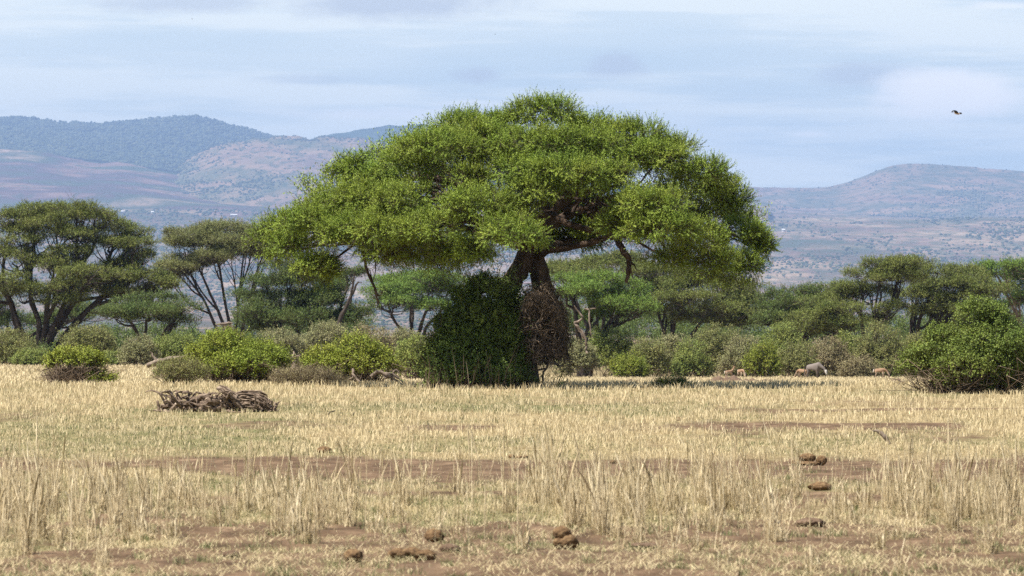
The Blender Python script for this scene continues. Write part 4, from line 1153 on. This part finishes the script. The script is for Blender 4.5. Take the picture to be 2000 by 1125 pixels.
def quadruped(k=1.0, graze=True, deep=1.0, slim=1.0, hump=0.0, lift=0.0):
    """side-on body along +X (head), z up; returns nodes, edges"""
    n = []; e = []
    def N(x, y, z, r, p=None):
        n.append((x * k, y * k, z * k, (r[0] * k, r[1] * k) if isinstance(r, tuple) else r * k))
        if p is not None: e.append((p, len(n) - 1))
        return len(n) - 1
    pel = N(-.42, 0, .98, .19 * deep)
    bel = N(-.1, 0, .93, .22 * deep, pel)
    che = N(.25, 0, .95 + hump * .4, .26 * deep, bel)
    sh = N(.45, 0, 1.02 + hump, .2 * deep, che)
    if graze:
        nk = N(.68, 0, .88 + hump * .4, .13 * deep, sh); nk2 = N(.84, 0, .62 + lift, .10 * deep, nk); hd = N(.92, 0, .42 + lift, .10, nk2); mz = N(1.0, 0, .2 + lift, .06, hd)
    else:
        nk = N(.64, 0, 1.25, .11 * deep, sh); nk2 = N(.74, 0, 1.48, .08, nk); hd = N(.86, 0, 1.55, .085, nk2); mz = N(1.04, 0, 1.48, .05, hd)
    rm = N(-.58, 0, 1.0, .13 * deep, pel)
    for s in (-1, 1):
        a = N(-.45, s * .12, .78, .12 * deep, pel); b = N(-.36, s * .13, .58, .075 * slim, a); c = N(-.5, s * .13, .36, .045 * slim, b); d = N(-.47, s * .13, .1, .032 * slim, c); N(-.42, s * .13, .02, .036 * slim, d)
        a = N(.32, s * .12, .68, .1 * deep, che); b = N(.35, s * .13, .4, .05 * slim, a); c = N(.33, s * .13, .1, .032 * slim, b); N(.37, s * .13, .02, .036 * slim, c)
    return n, e


def place(t, px, d, ang):
    g = gpt(px, d); t.location = Vector(g); t.rotation_euler = (0, 0, ang)


def wildebeest():
    d = 372.0
    t = thing('wildebeest', 'grey wildebeest with pale lowered face grazing before the thicket', 'wildebeest', (0, 0, 0))
    n, e = quadruped(1.15, True, 1.15, 1.1, .1, .22)
    me = skinned(n, e)
    me.materials.append(animal_mat('grey_hide', (.17, .14, .122), (.14, .11, .092), (.09, .07, .055), .3, .75, 1.5))
    b = bpy.data.objects.new('body', me); C.objects.link(b); b.parent = t
    mb = MB(); rng = np.random.default_rng(3)
    for s in (-1, 1):
        p = wig(rng, [(.96, s * .06, .88), (.95, s * .24, .86), (1.0, s * .30, 1.0), (1.0, s * .22, 1.1)], 12, 0.0)
        tubes(mb, p[None], np.linspace(.045, .012, 12)[None], 8)
    mb.build('horn', flat_mat('dark_horn', (.06, .05, .045)), t, True)
    mb = MB()                                            # pale face blaze and beard
    for k in range(5):
        p = np.linspace((1.08 + .02 * k, (k - 2) * .03, .85), (1.22, (k - 2) * .025, .46), 6); tubes(mb, p[None], np.array([[.05, .06, .065, .06, .055, .035]]), 8)
    mb.build('face', flat_mat('pale_hair', (.75, .70, .64)), t, True)
    mb = MB(); q = rng.uniform(0, 1, 70)
    A = np.stack([.50 + .42 * q, rng.normal(0, .03, 70), 1.38 - .32 * q], 1); B = A + np.stack([rng.normal(.02, .03, 70), rng.normal(0, .06, 70), rng.uniform(-.26, -.08, 70)], 1)
    tubes(mb, np.stack([A, (A + B) / 2, B], 1), np.repeat([[.02, .018, .006]], 70, 0), 4)
    mb.build('mane', flat_mat('dark_mane', (.10, .08, .07)), t)
    mb = MB(); p = wig(rng, [(-.75, 0, 1.15), (-.84, 0, .95), (-.82, 0, .6), (-.8, .02, .35)], 10, .01); tubes(mb, p[None], np.array([[.03, .03, .025, .025, .03, .045, .05, .045, .03, .01]]), 7)
    mb.build('tail', flat_mat('dark_tail', (.08, .065, .055)), t, True)
    place(t, 1589, d, -.45)


wildebeest()
HORN = flat_mat('antelope_horn', (.07, .055, .05)); TAN = animal_mat('tan_hide', (.30, .18, .105), (.48, .37, .27), (.30, .20, .14), .3, .62, 1.3); WHT = flat_mat('pale_rump', (.75, .66, .55))


def antelope(label, px, d, ang, graze, k=.8):
    t = thing('antelope', label, 'antelope', (0, 0, 0), 'antelopes grazing along the thicket')
    n, e = quadruped(k, graze, .82, .8, 0)
    me = skinned(n, e); me.materials.append(TAN)
    b = bpy.data.objects.new('body', me); C.objects.link(b); b.parent = t
    rng = np.random.default_rng(4); mb = MB()
    hx, hz = (.92, .52) if graze else (.82, 1.6)
    for s in (-1, 1):
        p = wig(rng, [(hx * k, s * .04 * k, hz * k), ((hx - .02) * k, s * .1 * k, (hz + .2) * k), ((hx - .1) * k, s * .14 * k, (hz + .34) * k), ((hx - .06) * k, s * .1 * k, (hz + .48) * k)], 10, 0)
        tubes(mb, p[None], (np.linspace(.022, .006, 10) * k)[None], 7)
    mb.build('horn', HORN, t, True)
    for s in (-1, 1):
        mb = MB()
        p = np.linspace(((hx - .05) * k, s * .07 * k, hz * k), ((hx - .1) * k, s * .2 * k, (hz + .08) * k), 5); tubes(mb, p[None], np.array([[.02, .035, .04, .03, .008]]) * k, 7)
        mb.build('ear', TAN, t, True)
    mb = MB(); p = np.linspace((-.66 * k, 0, 1.04 * k), (-.73 * k, 0, .66 * k), 7); tubes(mb, p[None], np.array([[.03, .045, .05, .05, .045, .035, .012]]) * k, 7)
    mb.build('tail', WHT, t, True)
    place(t, px, d, ang)


antelope('tan antelope with pale belly standing just behind the wildebeest rump', 1567, 379, 2.5, True)
antelope('reddish antelope grazing alone between the wildebeest and the big round bush', 1719, 374, -.25, True, .85)
antelope('antelope lifting its head beside the grey olive bush, right of its pair', 1447, 380, -1.1, True)
antelope('faint antelope with raised head, left of its pair near the thicket', 1424, 384, .6, False, .72)


def eagle():
    d = 400.0
    c = P(1868, 221, d); k = S(22, d) / 2
    t = thing('flying_eagle', 'dark winged eagle with a tan body gliding in the sky at right', 'bird', c)
    me = skinned([(-.42 * k, 0, .06 * k, .07 * k), (-.15 * k, 0, -.02 * k, .15 * k), (.15 * k, 0, -.10 * k, .18 * k), (.38 * k, 0, -.14 * k, .13 * k), (.52 * k, 0, -.13 * k, .10 * k), (.64 * k, 0, -.17 * k, .03 * k)], [(0, 1), (1, 2), (2, 3), (3, 4), (4, 5)], 2)
    me.materials.append(flat_mat('tan_feather', (.45, .30, .17)))
    b = bpy.data.objects.new('body', me); C.objects.link(b); b.parent = t
    W = flat_mat('dark_feather', (.035, .03, .03))
    def wing(pts, ch):
        mb = MB(); pts = np.array(pts, float) * k; ch = np.array(ch) * k; n = len(pts)
        V = []
        for p, h in zip(pts, ch):
            V += [p + [h * .5, 0, .02 * k], p + [0, 0, .06 * k], p + [-h * .5, 0, .0], p + [0, 0, -.02 * k]]
        V = np.array(V); F = []
        for i in range(n - 1):
            for j in range(4): F.append([i * 4 + j, i * 4 + (j + 1) % 4, i * 4 + 4 + (j + 1) % 4, i * 4 + 4 + j])
        F += [[0, 1, 2, 3], [n * 4 - 4, n * 4 - 3, n * 4 - 2, n * 4 - 1]]
        mb.v = [V + parent_origin(t)]; mb.n = len(V); mb.f[4] = [np.array(F)]; mb.t[4] = [np.zeros(len(F))]
        return mb.build('wing', W, t)
    wing([(.05, -.1, .0), (-.2, -.6, .28), (-.5, -1.1, .42), (-.85, -1.5, .22), (-1.0, -1.8, .02)], [.6, .62, .55, .4, .1])
    wing([(.1, .1, .0), (.45, .5, .05), (.75, .9, .12), (.92, 1.2, .0), (.95, 1.4, -.15)], [.6, .6, .5, .4, .15])
    mb = MB(); V = np.array([(-.35, -.06, .06), (-.35, .06, .06), (-.72, .14, .14), (-.72, -.14, .14), (-.35, -.06, .1), (-.35, .06, .1), (-.72, .14, .16), (-.72, -.14, .16)]) * k + c
    mb.add(V, [[0, 1, 2, 3], [4, 5, 6, 7], [0, 1, 5, 4], [1, 2, 6, 5], [2, 3, 7, 6], [3, 0, 4, 7]]); mb.build('tail', W, t)


eagle()
for px, py, lab in ((967, 67, 'tiny far bird above the crown of the great acacia'), (375, 37, 'tiny far bird high over the forested hill at left')):
    mb = MB(); d = 700.; c = P(px, py, d); s = S(3.2, d) / 2
    p = np.stack([c + [-s, 0, .3 * s], c + [-.4 * s, 0, .35 * s], c, c + [.4 * s, 0, .3 * s], c + [s, 0, .1 * s]])
    tubes(mb, p[None], np.array([[.05, .25, .4, .25, .05]]) * s, 6)
    tag(mb.build('bird', flat_mat('dark_bird', (.05, .05, .05))), lab, 'bird')


# ------------------------------------------------------------------ hills
def hill(name, d0, d1, crest, foot, mat, amp=10.0, pxr=(-1600, 3600), seed_=1, pw=1.0, n=520):
    d0 *= 4; d1 *= 4; amp *= 4
    px = np.linspace(pxr[0], pxr[1], n)
    cy = np.interp(px, [c[0] for c in crest], [c[1] for c in crest]); fy = np.interp(px, [c[0] for c in foot], [c[1] for c in foot])
    k = np.ones(9) / 9
    cy = np.convolve(np.pad(cy, 4, mode='edge'), k, 'valid')
    t = np.concatenate([[-.12, -.06], np.linspace(0, 1, 90), 1 + np.linspace(.03, .5, 14)])
    V = []
    for u in t:
        d = d0 + (d1 - d0) * u
        if u < 0:
            y = fy - u * 500
        elif u <= 1:
            y = fy + (cy - fy) * (u ** pw)
        else:
            y = cy + (u - 1) ** 1.2 * 520
        x = (px - 1000) / FPX * d
        z = EYE + (HOR - y) / FPX * d
        nn = (fbm(x * .001, np.full_like(x, d * .0006), seed_) - .5) * amp * 2.4 - np.abs(fbm(x * .004, np.full_like(x, d * .0022), seed_ + 3, 4) - .5) * amp * 3.5
        z = z + nn * min(1, max(u, 0) * 5)
        V.append(np.stack([x, np.full_like(x, d), z], 1))
    G3 = np.array(V); m = len(t)
    mb = MB(); i, j = np.meshgrid(np.arange(m - 1), np.arange(n - 1), indexing='ij'); a = i * n + j
    mb.add(G3.reshape(-1, 3), np.stack([a, a + 1, a + n + 1, a + n], -1).reshape(-1, 4))
    o = mb.build(name, mat, None, True); tag(o, kind='structure')
    return px, t, G3


def hill_mat(name, cols, speck=(.04, .06, .03), sp=(.52, .62), scale=.0015, st=(1, .5, 1.5), spk=.75, sps=.015):
    m, nt, N, L = newmat(name)
    out = N.new('ShaderNodeOutputMaterial'); geo = N.new('ShaderNodeNewGeometry')
    def nz(s, stt, det=5):
        mp = N.new('ShaderNodeMapping'); mp.inputs['Scale'].default_value = stt; L.new(geo.outputs['Position'], mp.inputs[0])
        x = N.new('ShaderNodeTexNoise'); x.inputs['Scale'].default_value = s; x.inputs['Detail'].default_value = det; L.new(mp.outputs[0], x.inputs['Vector']); return x.outputs['Fac']
    r = ramp(N, [(.32 + .36 * i / (len(cols) - 1), c) for i, c in enumerate(cols)]); L.new(nz(scale, st), r.inputs[0])
    r2 = ramp(N, [(sp[0], (0, 0, 0)), (sp[1], (1, 1, 1))]); L.new(nz(sps, (1, .4, 1), 3), r2.inputs[0])
    mu = N.new('ShaderNodeMath'); mu.operation = 'MULTIPLY'; mu.inputs[1].default_value = spk; L.new(r2.outputs[0], mu.inputs[0])
    mx = N.new('ShaderNodeMixRGB'); mx.inputs[2].default_value = (*speck, 1); L.new(mu.outputs[0], mx.inputs[0]); L.new(r.outputs[0], mx.inputs[1])
    p = N.new('ShaderNodeBsdfPrincipled'); p.inputs['Roughness'].default_value = .95; p.inputs['Specular IOR Level'].default_value = .05
    L.new(mx.outputs[0], p.inputs['Base Color']); L.new(p.outputs[0], out.inputs[0]); return m


HM1 = hill_mat('forested_slope', [(.02, .035, .015), (.035, .055, .02), (.02, .035, .012)])
HM2 = hill_mat('dry_grass_slope', [(.17, .115, .085), (.25, .17, .115), (.10, .105, .06), (.28, .19, .13)], spk=.7)
HM3 = hill_mat('brown_field_slope', [(.06, .075, .04), (.22, .135, .105), (.085, .055, .055), (.06, .075, .04), (.30, .21, .15)], scale=.001, st=(1, .7, 6), spk=.5)

ridge = hill('forested_ridge', 7800, 9600, [(-1600, 250), (-400, 236), (0, 228), (60, 229), (130, 236), (200, 237), (270, 233), (300, 229), (350, 226), (400, 228), (435, 239), (480, 249), (520, 260), (560, 272), (640, 300), (800, 345), (1000, 400), (3600, 520)],
             [(-1600, 330), (0, 300), (150, 310), (300, 330), (400, 345), (1000, 400), (3600, 520)], HM1, 5, seed_=11, pxr=(-1600, 1100))
mid = hill('dry_hill', 6800, 8000, [(-1600, 420), (200, 400), (280, 372), (320, 345), (350, 325), (385, 302), (420, 288), (470, 276), (545, 269), (620, 267), (690, 270), (760, 282), (840, 295), (1000, 330), (1200, 380), (3600, 460)],
           [(-1600, 425), (200, 405), (300, 392), (420, 400), (600, 392), (800, 390), (1200, 400), (3600, 470)], HM2, 7, seed_=13, pxr=(-200, 1500), pw=.9)
hill('far_hill', 8600, 9800, [(-1600, 420), (500, 300), (600, 274), (640, 264), (700, 252), (760, 244), (810, 240), (835, 242), (860, 256), (900, 280), (1000, 330), (1150, 385), (1300, 430), (3600, 480)],
     [(-1600, 430), (500, 320), (1000, 350), (3600, 490)], HM1, 4, seed_=15, pxr=(300, 1300))
hill('bare_slope', 6600, 7700, [(-1600, 330), (0, 291), (80, 294), (130, 306), (190, 318), (240, 316), (300, 330), (360, 345), (480, 375), (700, 400)], [(-1600, 420), (0, 372), (200, 378), (400, 400), (700, 420)], HM3, 3, seed_=17, pxr=(-1600, 700))
mesa = hill('mesa', 8300, 9600, [(900, 380), (1300, 366), (1460, 364), (1530, 365), (1600, 365), (1640, 359), (1680, 345), (1720, 329), (1752, 320), (1790, 319), (1870, 323), (1930, 328), (2000, 334), (2300, 350), (3600, 400)],
            [(900, 430), (1450, 428), (1700, 440), (2000, 420), (3600, 430)], HM2, 2.2, seed_=19, pxr=(800, 3600), pw=.95)


# ---- far trees and scrub
def blobs(mb, rng, Pt, R, tint):
    ph = (1 + 5 ** .5) / 2
    V = np.array([(-1, ph, 0), (1, ph, 0), (-1, -ph, 0), (1, -ph, 0), (0, -1, ph), (0, 1, ph), (0, -1, -ph), (0, 1, -ph), (ph, 0, -1), (ph, 0, 1), (-ph, 0, -1), (-ph, 0, 1)]) / 1.9
    F = np.array([(0, 11, 5), (0, 5, 1), (0, 1, 7), (0, 7, 10), (0, 10, 11), (1, 5, 9), (5, 11, 4), (11, 10, 2), (10, 7, 6), (7, 1, 8), (3, 9, 4), (3, 4, 2), (3, 2, 6), (3, 6, 8), (3, 8, 9), (4, 9, 5), (2, 4, 11), (6, 2, 10), (8, 6, 7), (9, 8, 1)])
    N = len(Pt)
    VV = Pt[:, None] + V[None] * R[:, None] * rng.uniform(.6, 1.35, (N, 12, 1))
    mb.add(VV.reshape(-1, 3), (F[None] + np.arange(N)[:, None, None] * 12).reshape(-1, 3), np.repeat(tint, 20))


FARLEAF = tint_mat('far_scrub_leaf', [(0, (.025, .04, .018)), (.5, (.05, .07, .03)), (1, (.10, .11, .05))], 0)


def cover(name, H, n, r, urange, pxr, seed_, dens=None, label=None):
    rng = np.random.default_rng(seed_); px, t, G3 = H
    mb = MB()
    q = rng.uniform(pxr[0], pxr[1], n); u = rng.uniform(urange[0], urange[1], n)
    if dens is not None:
        k = rng.uniform(0, 1, n) < dens(q, u); q = q[k]; u = u[k]
    i = np.clip(np.searchsorted(t, u), 0, len(t) - 1); j = np.clip(np.searchsorted(px, q), 0, len(px) - 1)
    p = G3[i, j] + rng.normal(0, 1, (len(q), 3)) * [3, 3, 0]
    R = 2.0 * rng.uniform(r[0], r[1], (len(q), 1)) * np.array([1, 1, .8])
    p[:, 2] += R[:, 2] * .5
    blobs(mb, rng, p, R, rng.uniform(0, 1, len(q)))
    tag(mb.build(name, FARLEAF), label, 'woodland', kind='stuff')


cover('ridge_forest', ridge, 34000, (5, 11), (-.1, 1.06), (-500, 700), 61, lambda q, u: np.clip(.25 + (fbm(q * .01, u * 5, 3) - .3) * 3, 0, 1), 'dense blue green forest covering the far left ridge')
cover('hill_scrub', mid, 9000, (2, 5.5), (.02, 1.0), (250, 1000), 62, lambda q, u: np.clip((fbm(q * .012, u * 4, 8) - .38) * 4, .05, 1), 'scattered scrub dotting the dry hill')
cover('mesa_scrub', mesa, 6000, (2, 5.5), (.0, 1.0), (1400, 2300), 63, lambda q, u: np.clip((fbm(q * .008, u * 5, 12) - .42) * 4, .02, 1) * (1 - .85 * sstep(u, .5, .8)), 'scattered scrub on the slopes of the mesa')


def plain_scrub():
    rng = np.random.default_rng(64); mb = MB(); n = 60000
    y = rng.uniform(405, 655, n); px = rng.uniform(-400, 2500, n)
    ds = np.exp(np.linspace(math.log(900), math.log(33000), 400))
    d = np.array([0.0] * n)
    w = sstep(px, 250, 1050)
    yl = np.interp(np.log(ds), KD, KL); yr = np.interp(np.log(ds), KD, KR)
    d = np.interp(-y, -yl, ds) * (1 - w) + np.interp(-y, -yr, ds) * w
    d = d * rng.uniform(.985, 1.015, n)
    x = (px - 1000) / FPX * d
    k = rng.uniform(0, 1, n) < np.clip((fbm(px * .007, y * .035, 21) - .40) * 4.2 + (fbm(px * .04, y * .12, 23) - .5) * 2, .02, 1)
    x, d = x[k], d[k]; n = len(x)
    R = 2.3 * rng.uniform(1.4, 4.6, (n, 1)) * (.3 + .7 * sstep(d, 4000, 26000))[:, None] * np.array([1.15, 1.15, .8])
    blobs(mb, rng, np.stack([x, d, gz(x, d) + R[:, 2] * .4], 1), R, rng.uniform(0, 1, n))
    tag(mb.build('plain_scrub', FARLEAF), 'far bush and small trees dotting the hazy plain', 'scrub', kind='stuff')


plain_scrub()

HW = flat_mat('whitewash', (.75, .72, .68)); HR = flat_mat('tin_roof', (.70, .70, .70), .4)
for px, y, w, lab in ((238, 411, 9, 'tiny white house on the plain behind the broad left acacia'), (298, 414, 5, 'tinier white house right of the other over the left acacia'), (1530, 453, 6, 'tiny white house on the plain right of the great crown'), (457, 417, 12, 'long low white building above the grey limbed acacia')):
    w_ = sstep(px, 250, 1050); ds = np.exp(np.linspace(math.log(900), math.log(33000), 900))
    yy = np.interp(np.log(ds), KD, KL) * (1 - w_) + np.interp(np.log(ds), KD, KR) * w_
    d = float(np.interp(-max(y, yy.min() + 1), -yy, ds)); g = gpt(px, d, .0); W = S(w, d)
    h = S(3.0, d)
    t = thing('house', lab, 'house', g)
    mb = MB(); V = np.array([(-.5, -.4, -.5), (.5, -.4, -.5), (.5, .4, -.5), (-.5, .4, -.5), (-.5, -.4, 1), (.5, -.4, 1), (.5, .4, 1), (-.5, .4, 1)]) * [W, W, h] + g
    mb.add(V, [[0, 1, 5, 4], [1, 2, 6, 5], [2, 3, 7, 6], [3, 0, 4, 7]]); mb.build('wall', HW, t)
    mb = MB(); V = np.array([(-.56, -.5, 1), (.56, -.5, 1), (.56, .5, 1), (-.56, .5, 1), (-.56, 0, 1.6), (.56, 0, 1.6)]) * [W, W, h] + g
    mb.add(V, [[0, 1, 5, 4], [2, 3, 4, 5]]); mb.add(V, [[1, 2, 5], [3, 0, 4]]); mb.build('roof', HR, t)

# ------------------------------------------------------------------ air
HAZE_DENSITY = 3.1e-5


def haze():
    mb = MB()
    x0, x1, y0, y1, z0, z1 = -25000., 25000., -60., 46000., -400., 2050.
    V = np.array([(x0, y0, z0), (x1, y0, z0), (x1, y1, z0), (x0, y1, z0), (x0, y0, z1), (x1, y0, z1), (x1, y1, z1), (x0, y1, z1)])
    mb.add(V, [[0, 3, 2, 1], [4, 5, 6, 7], [0, 1, 5, 4], [1, 2, 6, 5], [2, 3, 7, 6], [3, 0, 4, 7]])
    m, nt, N, L = newmat('haze'); out = N.new('ShaderNodeOutputMaterial')
    v = N.new('ShaderNodeVolumePrincipled'); v.inputs['Density'].default_value = HAZE_DENSITY
    v.inputs['Color'].default_value = (.40, .585, .97, 1); v.inputs['Anisotropy'].default_value = 0
    L.new(v.outputs[0], out.inputs['Volume'])
    m.cycles.homogeneous_volume = True if hasattr(m.cycles, 'homogeneous_volume') else True
    o = mb.build('haze', m); tag(o, 'pale blue haze over the plain', 'haze', kind='stuff')


haze()

# ------------------------------------------------------------------ sky and sun
SUN_DIR = np.array([-.58, -.30, 1.12]); SUN_DIR = SUN_DIR / np.linalg.norm(SUN_DIR)
elev = math.asin(SUN_DIR[2]); rot = math.atan2(SUN_DIR[0], SUN_DIR[1])
w = bpy.data.worlds.new('World'); bpy.context.scene.world = w; w.use_nodes = True
nt = w.node_tree; N = nt.nodes; L = nt.links; N.clear()
out = N.new('ShaderNodeOutputWorld'); bg = N.new('ShaderNodeBackground')
sky = N.new('ShaderNodeTexSky'); sky.sky_type = 'NISHITA'; sky.sun_disc = False
sky.sun_elevation = elev; sky.sun_rotation = rot; sky.air_density = 1.0; sky.dust_density = .6; sky.ozone_density = 1.6
tc = N.new('ShaderNodeTexCoord'); sx = N.new('ShaderNodeSeparateXYZ'); L.new(tc.outputs['Generated'], sx.inputs[0])


def math_(op, a, b=None, c=None):
    n = N.new('ShaderNodeMath'); n.operation = op
    for k, v in enumerate((a, b, c)):
        if v is None: continue
        if isinstance(v, (int, float)): n.inputs[k].default_value = v
        else: L.new(v, n.inputs[k])
    return n.outputs[0]


ay = math_('MAXIMUM', math_('ABSOLUTE', sx.outputs['Y']), .05)
az = math_('DIVIDE', sx.outputs['X'], ay); el = math_('DIVIDE', sx.outputs['Z'], ay)


def cvec(a, b, off=0.0):
    c = N.new('ShaderNodeCombineXYZ'); L.new(math_('MULTIPLY', az, a), c.inputs[0]); L.new(math_('MULTIPLY', el, b), c.inputs[1]); c.inputs[2].default_value = off
    return c.outputs[0]


def noise(a, b, off, det=5, rough=.55):
    n = N.new('ShaderNodeTexNoise'); n.inputs['Scale'].default_value = 1; n.inputs['Detail'].default_value = det; n.inputs['Roughness'].default_value = rough
    L.new(cvec(a, b, off), n.inputs['Vector']); return n.outputs['Fac']


def rr(v, a, b, lo=0.0, hi=1.0):
    m = N.new('ShaderNodeMapRange'); m.interpolation_type = 'SMOOTHSTEP'; L.new(v, m.inputs[0])
    for i, q in enumerate((a, b, lo, hi)): m.inputs[i + 1].default_value = q
    return m.outputs[0]


def mixc(f, a, b):
    m = N.new('ShaderNodeMixRGB')
    if isinstance(f, float): m.inputs[0].default_value = f
    else: L.new(f, m.inputs[0])
    for k, v in ((1, a), (2, b)):
        if isinstance(v, tuple): m.inputs[k].default_value = (*v, 1)
        else: L.new(v, m.inputs[k])
    return m.outputs[0]


SKY_K = 14.0                                     # the Background below runs at 0.05
streak = noise(7, 85, 1.3, 7, .58); veil = noise(4, 26, 4.2, 4); fine = noise(22, 240, 7.7, 5)
base = mixc(.9, sky.outputs[0], tuple(SKY_K * c for c in (.66, .765, .765)))
white = tuple(SKY_K * c for c in (.96, .98, .87)); grey = tuple(SKY_K * c for c in (.56, .59, .61)); warm = tuple(SKY_K * c for c in (1.15, 1.09, 1.0))
cov = math_('ADD', math_('MULTIPLY', rr(streak, .42, .60), .7), math_('MULTIPLY', rr(veil, .38, .62), .5))
cov = math_('ADD', cov, math_('MULTIPLY_ADD', fine, .3, -.15))
col = mixc(rr(cov, .1, 1.0, 0, .95), base, white)


def puff(px, py, rx, ry, colr, amt, fz=1.0, soft=.55):
    global col
    ca = (px - 1000) / FPX; ce = (HOR - py) / FPX
    nx = noise(60, 110, px * .01, 5, .6)
    dx = math_('DIVIDE', math_('SUBTRACT', az, ca), rx / FPX); dz = math_('DIVIDE', math_('SUBTRACT', el, ce), ry / FPX)
    r = math_('SQRT', math_('ADD', math_('MULTIPLY', dx, dx), math_('MULTIPLY', dz, dz)))
    r = math_('ADD', r, math_('MULTIPLY_ADD', nx, 1.6 * fz, -.8 * fz))
    col = mixc(rr(r, 1.15, .2, 0, amt), col, colr)


puff(780, 8, 300, 46, grey, .9); puff(350, 5, 180, 26, grey, .7); puff(1215, 130, 80, 36, grey, .8); puff(925, 146, 56, 20, grey, .8); puff(590, 155, 150, 14, grey, .4)
puff(1680, 145, 110, 34, grey, .7); puff(1845, 178, 150, 62, warm, .9); puff(1800, 165, 90, 40, warm, .7); puff(1930, 190, 80, 44, warm, .8); puff(1580, 262, 55, 8, warm, .6); puff(760, 222, 300, 16, warm, .5); puff(1000, 205, 160, 14, warm, .4)
puff(1420, 215, 260, 8, white, .6); puff(1960, 10, 90, 10, warm, .6)
low = rr(el, .30, .10)
col = mixc(low, sky.outputs[0], col)
L.new(col, bg.inputs[0]); bg.inputs[1].default_value = .05; L.new(bg.outputs[0], out.inputs[0])

sun = bpy.data.lights.new('sun', 'SUN'); sun.energy = 5.0; sun.angle = math.radians(.53); sun.color = (1, .95, .86)
so = bpy.data.objects.new('sun', sun); C.objects.link(so); so.location = (0, 0, 60)
so.rotation_euler = Vector([float(-c) for c in SUN_DIR]).to_track_quat('-Z', 'Y').to_euler()

# ------------------------------------------------------------------ camera
cam = bpy.data.cameras.new('camera'); co = bpy.data.objects.new('camera', cam); C.objects.link(co)
cam.sensor_width = 36; cam.lens = 36 * FPX / 2000; cam.shift_y = (HOR - 562.5) / 2000
co.location = (0, 0, EYE); co.rotation_euler = (math.radians(90), 0, 0)
cam.clip_start = .5; cam.clip_end = 120000
cam.dof.use_dof = True; cam.dof.focus_distance = 140; cam.dof.aperture_fstop = 6.5
sc = bpy.context.scene; sc.camera = co
sc.view_settings.view_transform = 'Standard'; sc.view_settings.look = 'None'; sc.view_settings.exposure = .95; sc.view_settings.gamma = 1
sc.render.engine = 'CYCLES'
cy = sc.cycles
cy.use_denoising = False; cy.denoiser = 'OPENIMAGEDENOISE'; cy.denoising_input_passes = 'RGB_ALBEDO_NORMAL'
cy.max_bounces = 5; cy.diffuse_bounces = 3; cy.glossy_bounces = 1; cy.transmission_bounces = 3; cy.volume_bounces = 0; cy.transparent_max_bounces = 4
cy.caustics_reflective = False; cy.caustics_refractive = False
cy.use_adaptive_sampling = False
